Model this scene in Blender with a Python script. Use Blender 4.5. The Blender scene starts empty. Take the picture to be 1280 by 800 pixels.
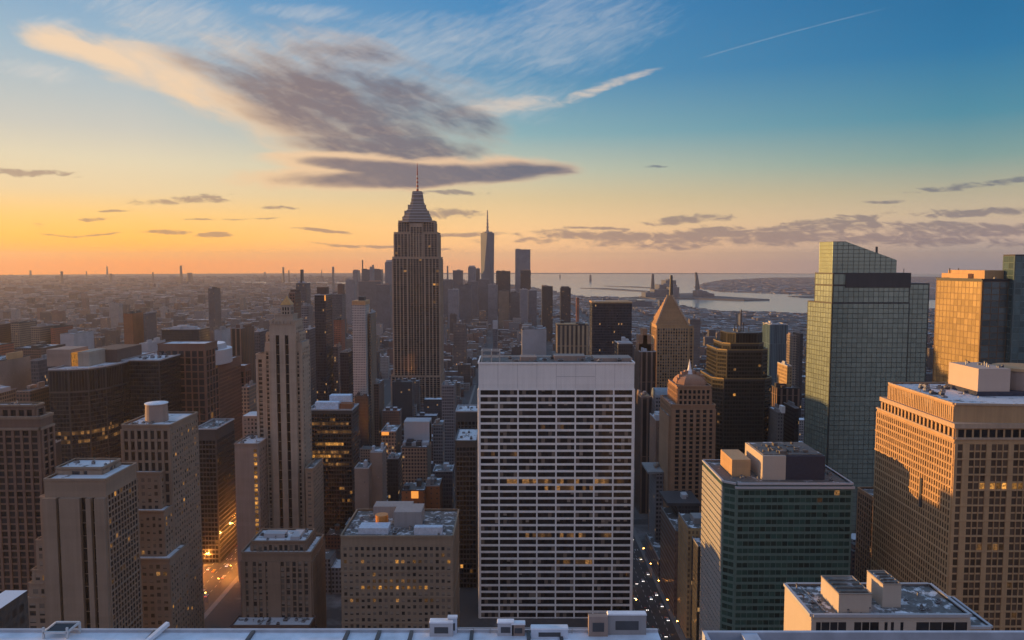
import bpy, math, random
from mathutils import Vector
random.seed(7)
C = bpy.context.scene
COL = C.collection
R = math.radians

# ------------------------------------------------------------------ camera
F = 950.0            # focal length in photo pixels (1280 wide)
CZ = 259.0           # height of the viewing terrace above the streets
HOR = 328.7           # picture row of the true horizon
PITCH = math.atan2(400 - HOR, F)
cd = bpy.data.cameras.new("camera"); cam = bpy.data.objects.new("camera", cd); COL.objects.link(cam)
cam.location = (0, 0, CZ); cam.rotation_euler = (math.pi / 2 - PITCH, 0, 0)
cd.sensor_width = 36.0; cd.lens = 36.0 * F / 1280; cd.clip_start = 0.5; cd.clip_end = 300000
C.camera = cam

SUN_AZ, SUN_EL = R(-76), R(3.1)      # measured from +Y; negative is to the left
HAZE_D = 4.8e-5

# ------------------------------------------------------------------ node helper
class S:
    """a socket (or number) in a node tree, with arithmetic"""
    def __init__(s, nt, v): s.nt, s.v = nt, v
    def _m(s, op, o=None, p=None, clamp=False):
        n = s.nt.nodes.new('ShaderNodeMath'); n.operation = op; n.use_clamp = clamp
        for i, a in enumerate((s, o, p)):
            if a is None: continue
            a = a.v if isinstance(a, S) else a
            if isinstance(a, (int, float)): n.inputs[i].default_value = a
            else: s.nt.links.new(a, n.inputs[i])
        return S(s.nt, n.outputs[0])
    def __add__(s, o): return s._m('ADD', o)
    def __sub__(s, o): return s._m('SUBTRACT', o)
    def __mul__(s, o): return s._m('MULTIPLY', o)
    def __truediv__(s, o): return s._m('DIVIDE', o)
    def rsub(s, k): return S(s.nt, k)._m('SUBTRACT', s)
    def mx(s, o): return s._m('MAXIMUM', o)
    def mn(s, o): return s._m('MINIMUM', o)
    def fract(s): return s._m('FRACT')
    def floor(s): return s._m('FLOOR')
    def gt(s, o): return s._m('GREATER_THAN', o)
    def abs(s): return s._m('ABSOLUTE')
    def pow(s, o): return s._m('POWER', o)
    def step(s, a, b, c=0.0, d=1.0, smooth=True):
        n = s.nt.nodes.new('ShaderNodeMapRange'); n.interpolation_type = 'SMOOTHSTEP' if smooth else 'LINEAR'
        s.nt.links.new(s.v, n.inputs[0])
        for i, k in enumerate((a, b, c, d)): n.inputs[i + 1].default_value = k
        return S(s.nt, n.outputs[0])
def lk(nt, sock, v):
    if isinstance(v, S): v = v.v
    if isinstance(v, (int, float)): sock.default_value = v
    elif isinstance(v, (tuple, list)): sock.default_value = tuple(v) + ((1,) if len(v) == 3 and len(sock.default_value) == 4 else ())
    else: nt.links.new(v, sock)
def mixc(nt, f, a, b, mode='MIX'):
    n = nt.nodes.new('ShaderNodeMix'); n.data_type = 'RGBA'; n.blend_type = mode
    lk(nt, n.inputs[0], f); lk(nt, n.inputs[6], a); lk(nt, n.inputs[7], b)
    return n.outputs[2]
def comb(nt, x, y, z):
    n = nt.nodes.new('ShaderNodeCombineXYZ')
    for i, a in enumerate((x, y, z)): lk(nt, n.inputs[i], a)
    return n.outputs[0]
def noise(nt, vec, scale, detail=4, rough=.55, out=0, dist=0.0):
    n = nt.nodes.new('ShaderNodeTexNoise'); n.inputs['Scale'].default_value = scale
    n.inputs['Detail'].default_value = detail; n.inputs['Roughness'].default_value = rough
    n.inputs['Distortion'].default_value = dist
    nt.links.new(vec, n.inputs['Vector']); return S(nt, n.outputs[out])
def wnoise(nt, vec):
    n = nt.nodes.new('ShaderNodeTexWhiteNoise'); nt.links.new(vec, n.inputs[0]); return S(nt, n.outputs[0]), n.outputs[1]
def lin(c):
    return tuple((v / 255 / 12.92 if v / 255 <= .04045 else ((v / 255 + .055) / 1.055) ** 2.4) for v in c)

# ------------------------------------------------------------------ pixel <-> world
ct, st_ = math.cos(PITCH), math.sin(PITCH)
def ray(px, py):
    a = (px - 640) / F; b = -(py - 400) / F
    return a, ct + b * st_, -st_ + b * ct
def XZ(px, py, Y):
    a, dy, dz = ray(px, py); s = Y / dy
    return a * s, CZ + dz * s
def G(px, py, z=0.0):
    a, dy, dz = ray(px, py); s = (z - CZ) / dz
    return a * s, dy * s
def topix(x, y, z):
    z -= CZ; f = y * ct - z * st_; v = y * st_ + z * ct
    return 640 + F * x / f, 400 - F * v / f

# ------------------------------------------------------------------ sky
W = bpy.data.worlds.new("World"); C.world = W; W.use_nodes = True
nt = W.node_tree; nt.nodes.clear()
tc = nt.nodes.new('ShaderNodeTexCoord')
sp = nt.nodes.new('ShaderNodeSeparateXYZ'); nt.links.new(tc.outputs['Generated'], sp.inputs[0])
dx, dy, dz = (S(nt, o) for o in sp.outputs)
az = S(nt, dx.v)._m('ARCTAN2', dy)
def ramp(stops):
    n = nt.nodes.new('ShaderNodeValToRGB'); cr = n.color_ramp; cr.interpolation = 'EASE' if False else 'LINEAR'
    nt.links.new(zc.v, n.inputs[0])
    while len(cr.elements) > 1: cr.elements.remove(cr.elements[-1])
    for i, (p, c) in enumerate(stops):
        e = cr.elements[0] if i == 0 else cr.elements.new(p)
        gn = 1 + max(0, .075 - p) / .075 * .8
        e.position = p; e.color = tuple(k * gn for k in lin(c)) + (1,)
    return n.outputs[0]
zc = dz._m('MAXIMUM', 0.0)
def zy(py): return math.sin(math.atan((HOR - py) / F))
ZEN = [(.55, (120, 162, 205)), (1.0, (130, 160, 200))]
rs = ramp([(0, (255, 146, 8)), (zy(322), (255, 164, 34)), (zy(300), (255, 184, 72)), (zy(275), (254, 204, 122)), (zy(250), (250, 221, 172)), (zy(215), (236, 222, 190)),
           (zy(180), (209, 208, 198)), (zy(100), (164, 190, 207)), (zy(10), (106, 162, 206))] + ZEN)
rm = ramp([(0, (232, 168, 114)), (zy(322), (236, 180, 124)), (zy(300), (242, 190, 130)), (zy(275), (242, 202, 146)), (zy(250), (236, 210, 162)), (zy(215), (205, 206, 182)),
           (zy(170), (142, 182, 190)), (zy(100), (88, 150, 190)), (zy(10), (66, 138, 192))] + ZEN)
rr = ramp([(0, (134, 130, 132)), (zy(322), (150, 140, 132)), (zy(300), (184, 160, 142)), (zy(275), (198, 178, 150)), (zy(250), (188, 182, 157)), (zy(215), (132, 166, 162)),
           (zy(170), (78, 145, 168)), (zy(100), (36, 120, 168)), (zy(10), (22, 104, 156))] + ZEN)
rb = ramp([(0, (136, 122, 128)), (.1, (178, 158, 160)), (.3, (172, 167, 184)), (.55, (144, 161, 198)), (1.0, (130, 160, 200))])
c1 = mixc(nt, az.step(R(-26), R(0), smooth=False), rs, rm)
c1 = mixc(nt, az.step(R(0), R(30), smooth=False), c1, rr)
c1 = mixc(nt, az.abs().step(R(55), R(120)), c1, rb)
# the clouds: soft lens shapes at fixed directions, torn by noise
yf = dy.mx(.05); u = dx / yf; v = dz / yf
uv = comb(nt, u * 3.0, v * 9.0, 0.0)
wv = comb(nt, u * 6.0, v * 22.0, 3.0)
n1 = noise(nt, uv, 2.6, 7, .6, dist=.5)          # torn edges
n2 = noise(nt, wv, 4.5, 6, .62, dist=.8)         # fine wisps
nw = nt.nodes.new('ShaderNodeTexNoise'); nw.inputs['Scale'].default_value = 5; nw.inputs['Detail'].default_value = 3
nt.links.new(comb(nt, u * 1.0, v * 2.2, 7.0), nw.inputs['Vector'])
sw = nt.nodes.new('ShaderNodeSeparateColor'); nt.links.new(nw.outputs['Color'], sw.inputs[0])
uw = u + (S(nt, sw.outputs[0]) - .5) * .075; vw = v + (S(nt, sw.outputs[1]) - .5) * .03
def cuv(px, py):
    a, b, c = ray(px, py); return a / b, c / b
def ell(cx, cy, hw, hh, rot=0.0, warp=True):
    U, V = (uw, vw) if warp else (u, v)
    a, b = cuv(cx, cy); k = R(rot); ca, sa = math.cos(k), math.sin(k)
    # rotation in picture sense (positive descends to the right)
    pu = (U - a); pv = (V - b)
    s = (pu * (ca * F / hw) - pv * (sa * F / hw)); t = (pu * (sa * F / hh) + pv * (ca * F / hh))
    return (s * s + t * t).rsub(1.0)
def union(lst):
    r = lst[0]
    for e in lst[1:]: r = r.mx(e)
    return r
ra = comb(nt, (u * .94 - v * .34) * 2.4, (u * .34 + v * .94) * 8.0, 1.0)
n3 = noise(nt, ra, 2.6, 6, .5, dist=.3)        # streaks along the big cloud
nf = noise(nt, ra, 14.0, 5, .6, dist=.6)
n4 = noise(nt, comb(nt, (u * .9 + v * .42) * 7.0, (v * .9 - u * .42) * 30.0, 5.0), 4.0, 6, .66, dist=.5)   # combed cirrus
big = union([ell(110, 64, 125, 19, 20), ell(275, 116, 170, 46, 23), ell(420, 126, 205, 78, 10), ell(460, 186, 180, 26, 4), ell(250, 90, 180, 24, 17)])
bigd = union([ell(320, 106, 150, 30, 20), ell(455, 122, 205, 74, 9), ell(490, 184, 165, 20, 3)])
low = union([ell(505, 218, 235, 21, -3), ell(440, 206, 140, 16, 3), ell(620, 212, 120, 10, -2)])
lowd = union([ell(540, 219, 200, 15, -3), ell(480, 208, 120, 10, 3), ell(620, 212, 110, 8, -2)])
wis = union([ell(215, 26, 150, 46, 22), ell(52, 90, 66, 15, 10), ell(60, 28, 44, 11, 0), ell(700, 40, 170, 66, -14), ell(500, 60, 240, 46, -3), ell(380, 14, 80, 14, 4), ell(600, 120, 130, 46, 0), ell(690, 74, 90, 20, -12)])
wib = union([ell(628, 137, 78, 14, -8), ell(752, 111, 84, 5.5, -19), ell(790, 96, 46, 6, -14)])
sml = union([ell(*e) for e in ((35, 216, 76, 6, 3), (235, 253, 62, 5.5, 0), (262, 249, 30, 4, 0), (352, 264, 30, 3), (120, 271, 22, 3), (35, 281, 20, 2.6), (210, 292, 38, 3), (268, 297, 22, 4.5),
             (570, 265, 50, 6), (410, 291, 40, 2.8), (590, 291, 95, 3.4), (858, 272, 76, 6, -2), (900, 291, 320, 10, -1), (1045, 277, 66, 6, -3), (1225, 231, 95, 5.5, -6), (1222, 267, 110, 6.5, -1),
             (1105, 253, 28, 3.4, -2), (745, 283, 46, 3), (1010, 301, 340, 11), (1230, 287, 170, 10, -1), (560, 240, 54, 4), (100, 292, 66, 2), (815, 208, 22, 2), (1180, 281, 100, 5), (300, 278, 60, 1.6), (480, 308, 90, 2.4), (150, 262, 26, 1.6))])
front = dy.step(.15, .3)
def dens(e, k, n, na, bias, lo, hi): return ((e * k + (n - .5) * na) + bias).step(lo, hi)
dB = dens(big, .85, n3 + (nf - .5) * .2, 2.6, .04, -.05, 1.1); tB = dens(bigd, .9, n3, 1.9, .02, -.1, .95)
dL = dens(low, .85, n1, 1.7, .1, 0.0, .6); tL = dens(lowd, .9, n1, 1.5, .1, -.1, .8)
dS = dens(sml, .8, n2 + (nf - .5) * .5, 3.0, .0, 0.0, .8)
dW = dens(wis, .75, n4 * .6 + n1 * .4, 2.6, -.02, -.1, 1.5) * .56
dV = dens(wib, .8, n2, 1.6, .05, 0.0, 1.1) * .75
a0, b0 = cuv(865, 76); a1, b1 = cuv(1105, 11)
L_ = math.hypot(a1 - a0, b1 - b0); ex, ey = (a1 - a0) / L_, (b1 - b0) / L_
al = (u - a0) * ex + (v - b0) * ey; ac = (v - b0) * ex - (u - a0) * ey + (al * al) * .12 - al * .03
trail = ac.abs().step(.0002, .0016, 1, 0) * al.step(0, .03) * al.step(.2, .27, 1, 0) * (n2 * .3)
warm = u.step(-.6, .2)             # the clouds warm towards the sun
hi_ = v.step(.05, .3)
edge = mixc(nt, warm, lin((255, 214, 164)), lin((230, 192, 160)))
edge = mixc(nt, hi_ * .45, edge, lin((246, 224, 204)))
body = mixc(nt, warm, lin((152, 128, 122)), lin((88, 100, 126)))
body = mixc(nt, v.step(.03, .12, 1, 0) * .4, body, lin((140, 114, 112)))
wc = mixc(nt, warm, lin((240, 226, 212)), lin((205, 210, 216)))
c2 = mixc(nt, dW * front, c1, wc)
c2 = mixc(nt, dV * front, c2, lin((230, 212, 196)))
c2 = mixc(nt, trail * front, c2, lin((200, 205, 210)))
mott = (n2 - .5) * .5 + (nf - .5) * .6
cb = mixc(nt, (tB + mott * tB)._m('ADD', 0, clamp=True), edge, body)
c2 = mixc(nt, dB * front * .95, c2, cb)
cb = mixc(nt, (tL + mott * .6 * tL)._m('ADD', 0, clamp=True), edge, body)
c2 = mixc(nt, dL * front * .95, c2, cb)
c2 = mixc(nt, dS * front * .68, c2, body)
sky = nt.nodes.new('ShaderNodeTexSky'); sky.sky_type = 'NISHITA'; sky.sun_disc = False
sky.sun_elevation = SUN_EL; sky.sun_rotation = SUN_AZ; sky.air_density = 1.2; sky.dust_density = 2
bg1 = nt.nodes.new('ShaderNodeBackground'); lk(nt, bg1.inputs[0], c2); bg1.inputs[1].default_value = .66
bg2 = nt.nodes.new('ShaderNodeBackground'); nt.links.new(sky.outputs[0], bg2.inputs[0]); bg2.inputs[1].default_value = .1
ms = nt.nodes.new('ShaderNodeMixShader'); ms.inputs[0].default_value = .06
nt.links.new(bg1.outputs[0], ms.inputs[1]); nt.links.new(bg2.outputs[0], ms.inputs[2])
wo = nt.nodes.new('ShaderNodeOutputWorld'); nt.links.new(ms.outputs[0], wo.inputs[0])
W.cycles.sampling_method = 'MANUAL'; W.cycles.sample_map_resolution = 512

# ------------------------------------------------------------------ sun, exposure
sd = bpy.data.lights.new("sun", 'SUN'); sd.energy = 5.0; sd.angle = R(.5); sd.color = (1.0, .52, .15)
so = bpy.data.objects.new("sun", sd); COL.objects.link(so)
sv = Vector((math.sin(SUN_AZ) * math.cos(SUN_EL), math.cos(SUN_AZ) * math.cos(SUN_EL), math.sin(SUN_EL)))
so.rotation_euler = (-sv).to_track_quat('-Z', 'Y').to_euler()
vs = C.view_settings; vs.view_transform = 'Standard'; vs.look = 'None'; vs.exposure = 0.6; vs.gamma = 1.0; vs.use_curve_mapping = False
C.cycles.max_bounces = 6; C.cycles.diffuse_bounces = 2; C.cycles.glossy_bounces = 3; C.cycles.volume_bounces = 0
C.cycles.transmission_bounces = 2; C.cycles.transparent_max_bounces = 4
C.cycles.sample_clamp_indirect = 4; C.cycles.caustics_reflective = False; C.cycles.caustics_refractive = False

# ------------------------------------------------------------------ materials
MATS = {}
def newmat(name):
    m = bpy.data.materials.new(name); m.use_nodes = True; n = m.node_tree
    return m, n, n.nodes['Principled BSDF']
def masonry(name, col, var=.42, rough=.85, scale=1.0):
    if name in MATS: return MATS[name]
    m, n, p = newmat(name)
    g = n.nodes.new('ShaderNodeNewGeometry'); q = n.nodes.new('ShaderNodeSeparateXYZ'); n.links.new(g.outputs['Position'], q.inputs[0])
    big_ = noise(n, g.outputs['Position'], .05 * scale, 5, .6)
    st = noise(n, comb(n, S(n, q.outputs[0]) * 1.0, S(n, q.outputs[1]) * 1.0, S(n, q.outputs[2]) * .04), .55 * scale, 4, .65)
    course = wnoise(n, comb(n, 0.0, 0.0, (S(n, q.outputs[2]) / 3.6).floor()))[0]
    k = (big_ - .5) * var * 1.1 + (st - .5) * var * 1.2 + (course - .5) * var * .25 + 1.0
    mm = n.nodes.new('ShaderNodeMix'); mm.data_type = 'RGBA'; mm.blend_type = 'MULTIPLY'; mm.inputs[0].default_value = 1
    mm.inputs[6].default_value = tuple(col) + (1,); n.links.new(comb(n, k, k, k), mm.inputs[7]); n.links.new(mm.outputs[2], p.inputs['Base Color'])
    p.inputs['Roughness'].default_value = rough; MATS[name] = m; return m
def glass(name, col, metal=0.0, rough=.12, ior=1.5, var=.8, blind=0.0):
    if name in MATS: return MATS[name]
    m, n, p = newmat(name)
    g = n.nodes.new('ShaderNodeNewGeometry'); oi = n.nodes.new('ShaderNodeObjectInfo')
    r = (S(n, g.outputs['Random Per Island']) + S(n, oi.outputs['Random'])).fract()
    k = r.step(0, 1, 1 - var * .6, 1 + var * .7, smooth=False)
    c = mixc(n, 1.0, tuple(col), comb(n, k, k, k), 'MULTIPLY')
    if blind:
        c = mixc(n, (r * 7.31).fract().gt(1 - blind) * .8, c, (.20, .165, .135))
    n.links.new(c, p.inputs['Base Color']); p.inputs['Metallic'].default_value = metal
    p.inputs['Roughness'].default_value = rough; p.inputs['IOR'].default_value = ior
    MATS[name] = m; return m
def lit(name, col, strength):
    if name in MATS: return MATS[name]
    m, n, p = newmat(name)
    g = n.nodes.new('ShaderNodeNewGeometry'); oi = n.nodes.new('ShaderNodeObjectInfo')
    r = (S(n, g.outputs['Random Per Island']) + S(n, oi.outputs['Random'])).fract()
    nz = noise(n, g.outputs['Position'], .9, 3, .7).step(.3, .7, .15, 1.5)
    p.inputs['Base Color'].default_value = (.03, .025, .02, 1); p.inputs['Roughness'].default_value = .15
    p.inputs['Emission Color'].default_value = tuple(col) + (1,)
    lk(n, p.inputs['Emission Strength'], (r * r * 1.6 + .15) * nz * strength)
    MATS[name] = m; return m
def plain(name, col, rough=.6, metal=0.0, emit=None, es=0.0):
    if name in MATS: return MATS[name]
    m, n, p = newmat(name)
    g = n.nodes.new('ShaderNodeNewGeometry'); k = noise(n, g.outputs['Position'], .6, 4, .6).step(.2, .8, .75, 1.25, smooth=False)
    n.links.new(mixc(n, 1.0, tuple(col), comb(n, k, k, k), 'MULTIPLY'), p.inputs['Base Color'])
    p.inputs['Roughness'].default_value = rough; p.inputs['Metallic'].default_value = metal
    if emit: p.inputs['Emission Color'].default_value = tuple(emit) + (1,); p.inputs['Emission Strength'].default_value = es
    MATS[name] = m; return m
def roofmat(name, col=(.11, .105, .10), snow=.5, scale=.12):
    if name in MATS: return MATS[name]
    m, n, p = newmat(name)
    g = n.nodes.new('ShaderNodeNewGeometry')
    a = noise(n, g.outputs['Position'], scale, 6, .65); b = noise(n, g.outputs['Position'], .7, 3)
    f = (a + (b - .5) * .1).step(.58 - snow * .25, .70 - snow * .25) * .85
    k = b.step(.2, .8, .6, 1.4, smooth=False)
    base = mixc(n, 1.0, tuple(col), comb(n, k, k, k), 'MULTIPLY')
    n.links.new(mixc(n, f, base, (.74, .76, .80)), p.inputs['Base Color']); p.inputs['Roughness'].default_value = .8
    MATS[name] = m; return m
def facademat(name, wall, gl, bay=3.2, flo=3.8, fx=.35, fz=.4, litp=.02, rough=.3, snow=.35, vary=.25):
    """a far building's whole skin: wall and panes on its sides, tar and snow on its flat tops"""
    if name in MATS: return MATS[name]
    m, n, p = newmat(name)
    g = n.nodes.new('ShaderNodeNewGeometry'); q = n.nodes.new('ShaderNodeSeparateXYZ'); n.links.new(g.outputs['Position'], q.inputs[0])
    nn = n.nodes.new('ShaderNodeSeparateXYZ'); n.links.new(g.outputs['True Normal'], nn.inputs[0])
    x, y, z = (S(n, o) for o in q.outputs); nx, ny, nz_ = (S(n, o) for o in nn.outputs)
    sel = nx.abs().gt(.6); al_ = x + (y - x) * sel
    A = al_ / bay; B = z / flo
    rnd, rc = wnoise(n, comb(n, A.floor(), B.floor(), sel))
    win = A.fract().gt(fx) * B.fract().gt(fz) * nz_.abs().gt(.5).rsub(1.0)
    isl = S(n, g.outputs['Random Per Island'])
    k = noise(n, g.outputs['Position'], .04, 4).step(.25, .75, 1 - vary, 1 + vary, smooth=False)
    wc_ = mixc(n, 1.0, tuple(wall), comb(n, k, k, k), 'MULTIPLY')
    gk = rnd.step(0, 1, .5, 1.6, smooth=False)
    gc = mixc(n, 1.0, tuple(gl), comb(n, gk, gk, gk), 'MULTIPLY')
    c = mixc(n, win, wc_, gc)
    a = noise(n, g.outputs['Position'], .11, 5, .65).step(.62 - snow * .25, .65 - snow * .25)
    top = mixc(n, a, (.12, .115, .11), (.70, .73, .78))
    c = mixc(n, nz_.gt(.5), c, top)
    n.links.new(c, p.inputs['Base Color'])
    lk(n, p.inputs['Roughness'], win * (rough - .85) + .85)
    if litp:
        p.inputs['Emission Color'].default_value = (1, .55, .2, 1)
        lk(n, p.inputs['Emission Strength'], win * rnd.gt(1 - litp * .5) * .25)
    MATS[name] = m; return m

TAN = masonry("tan_limestone", (.29, .215, .16)); TANP = masonry("pale_tan_stone", (.37, .30, .24)); BROWN = masonry("brown_brick", (.17, .105, .08))
DKBR = masonry("dark_brown_stone", (.13, .085, .068)); BRICK = masonry("orange_red_brick", (.27, .105, .05)); WHITE = masonry("white_travertine", (.82, .81, .79), .24)
GREY = masonry("grey_stone", (.30, .29, .29)); DKGR = masonry("charcoal_cladding", (.055, .055, .06), .4, .5); NAVY = plain("navy_panel", (.03, .035, .06), .5)
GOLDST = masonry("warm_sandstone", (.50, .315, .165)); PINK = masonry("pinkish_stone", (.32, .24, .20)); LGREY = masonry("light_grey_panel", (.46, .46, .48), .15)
TERRA = masonry("terracotta_stone", (.36, .205, .12))
ROOF = roofmat("tar_roof_with_snow", (.13, .125, .12), .3, .2); ROOFS = roofmat("snowy_roof", (.14, .135, .13), .95); ROOFD = roofmat("dry_tar_roof", (.13, .12, .11), .05)
SNOW = plain("snow", (.76, .79, .84), .7); METAL = plain("grey_metal", (.34, .34, .35), .45, .3); DARK = plain("dark_metal", (.06, .06, .065), .5)
GLD = glass("dark_window_glass", (.022, .022, .026), 0, .1, 1.55); GLB = glass("window_glass_with_blinds", (.042, .038, .035), 0, .15, 1.5, .9, .34)
GLBK = glass("black_window_glass", (.012, .012, .014), 0, .12, 1.5)
LITD = lit("dim_lit_or_glint_window", (1, .47, .14), .12); LITO = lit("bright_lit_window", (1, .44, .09), .34)
GLBZ = glass('bronze_window_glass', (.13, .085, .055), .2, .2, 1.5, .7)
GLW = glass('ribbon_window_glass', (.016, .016, .018), 0, .1, 1.5, 1.0, .10)
BLIND = plain('window_blind', (.24, .20, .165), .8)
KEYS = {7: BLIND, 6: GLW, 0: GLD, 1: GLB, 2: LITD, 3: LITO, 4: GLBK, 5: GLBZ}

# ------------------------------------------------------------------ mesh builder
class MB:
    def __init__(s): s.v, s.f, s.m = [], [], []
    def quad(s, a, b, c, d, m=0):
        i = len(s.v); s.v += [a, b, c, d]; s.f.append((i, i + 1, i + 2, i + 3)); s.m.append(m)
    def box(s, x0, x1, y0, y1, z0, z1, m=0, bottom=True):
        i = len(s.v)
        s.v += [(x0, y0, z0), (x1, y0, z0), (x1, y1, z0), (x0, y1, z0), (x0, y0, z1), (x1, y0, z1), (x1, y1, z1), (x0, y1, z1)]
        fs = [(0, 1, 5, 4), (1, 2, 6, 5), (2, 3, 7, 6), (3, 0, 4, 7), (4, 5, 6, 7)] + ([(3, 2, 1, 0)] if bottom else [])
        for f in fs: s.f.append(tuple(i + k for k in f)); s.m.append(m)
    def obox(s, c, u, n, w, h, d, m=0):
        """box standing on a facade: centre c on the wall plane, width along u, height h, depth d along normal n"""
        i = len(s.v); hw, hh = w / 2, h / 2
        for k in (0, d):
            for a, b in ((-hw, -hh), (hw, -hh), (hw, hh), (-hw, hh)):
                s.v.append((c[0] + u[0] * a + n[0] * k, c[1] + u[1] * a + n[1] * k, c[2] + b))
        for f in ((4, 5, 6, 7), (0, 1, 5, 4), (1, 2, 6, 5), (2, 3, 7, 6), (3, 0, 4, 7)): s.f.append(tuple(i + k for k in f)); s.m.append(m)
    def prism(s, poly, z0, z1, m=0, top=True, tm=None, scale=None):
        n = len(poly); i = len(s.v); s.v += [(x, y, z0) for x, y in poly]
        if scale:
            cx = sum(p[0] for p in poly) / n; cy = sum(p[1] for p in poly) / n
            s.v += [(cx + (x - cx) * scale, cy + (y - cy) * scale, z1) for x, y in poly]
        else: s.v += [(x, y, z1) for x, y in poly]
        for k in range(n):
            j = (k + 1) % n; s.f.append((i + k, i + j, i + n + j, i + n + k)); s.m.append(m)
        if top: s.f.append(tuple(i + n + k for k in range(n))); s.m.append(m if tm is None else tm)
    def cyl(s, x, y, z0, z1, r0, r1=None, n=12, m=0):
        r1 = r0 if r1 is None else r1
        p = [(x + r0 * math.cos(2 * math.pi * k / n), y + r0 * math.sin(2 * math.pi * k / n)) for k in range(n)]
        s.prism(p, z0, z1, m, True, None, r1 / r0)
    def bar(s, a, b, r, m=0):
        a, b = Vector(a), Vector(b); d = (b - a).normalized(); t = Vector((0, 0, 1)) if abs(d.z) < .9 else Vector((1, 0, 0))
        e = d.cross(t).normalized() * r; g = d.cross(e).normalized() * r; i = len(s.v)
        for q in (a, b):
            for k in (e + g, g - e, -e - g, e - g): s.v.append(tuple(q + k))
        for f in ((0, 1, 5, 4), (1, 2, 6, 5), (2, 3, 7, 6), (3, 0, 4, 7), (4, 5, 6, 7), (3, 2, 1, 0)): s.f.append(tuple(i + k for k in f)); s.m.append(m)
    def build(s, name, mats, parent=None, smooth=False):
        if not s.f: return None
        o_ = parent_loc(parent)
        me = bpy.data.meshes.new(name)
        me.from_pydata([(x - o_[0], y - o_[1], z - o_[2]) for x, y, z in s.v], [], s.f)
        for mt in (mats if isinstance(mats, (list, tuple)) else [mats]): me.materials.append(mt)
        if any(s.m): me.polygons.foreach_set('material_index', s.m)
        if smooth: me.polygons.foreach_set('use_smooth', [True] * len(me.polygons))
        me.update()
        o = bpy.data.objects.new(name, me); COL.objects.link(o)
        if parent: o.parent = parent; WLOC[o.name] = tuple(o_)
        return o
WLOC = {}
def parent_loc(p):
    return (0, 0, 0) if p is None else WLOC.get(p.name, tuple(p.location))
def tag(o, label=None, cat=None, group=None, kind=None):
    for k, v_ in (('label', label), ('category', cat), ('group', group), ('kind', kind)):
        if v_: o[k] = v_
    return o
def thing(name, label, cat, loc, group=None):
    o = bpy.data.objects.new(name, None); COL.objects.link(o); o.location = loc; o.empty_display_size = 5
    return tag(o, label, cat, group)

# unit meshes that copies share
def unit_mesh(name, mats, fn):
    b = MB(); fn(b); o = b.build(name, mats); me = o.data; bpy.data.objects.remove(o); return me
UNIT = {k: unit_mesh("window", [KEYS[k]], lambda b: b.obox((0, 0, 0), (1, 0), (0, -1), 1, 1, .12)) for k in KEYS}
def hv(b):
    b.box(-.5, .5, -.5, .5, 0, .8); b.cyl(0, 0, .8, 1.0, .38, n=10, m=1)
    for k in range(5): b.box(-.505, .505, -.4 + k * .17, -.34 + k * .17, .1, .7, 1)
    b.box(-.5, .5, -.52, -.5, .12, .68, 1)
HVAC = unit_mesh("hvac_unit", [METAL, DARK], hv)
def vt(b): b.cyl(0, 0, 0, .8, .3, n=8); b.cyl(0, 0, .8, 1, .5, .15, n=8, m=1)
VENT = unit_mesh("vent_stack", [METAL, DARK], vt)
def child(name, me, parent, loc, scale=(1, 1, 1), rz=0.0):
    o = bpy.data.objects.new(name, me); COL.objects.link(o); o.parent = parent
    p = parent_loc(parent); o.location = (loc[0] - p[0], loc[1] - p[1], loc[2] - p[2]); o.scale = scale; o.rotation_euler = (0, 0, rz)
    return o
FOOT = []           # footprints of everything built, so that the filler blocks keep clear

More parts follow.
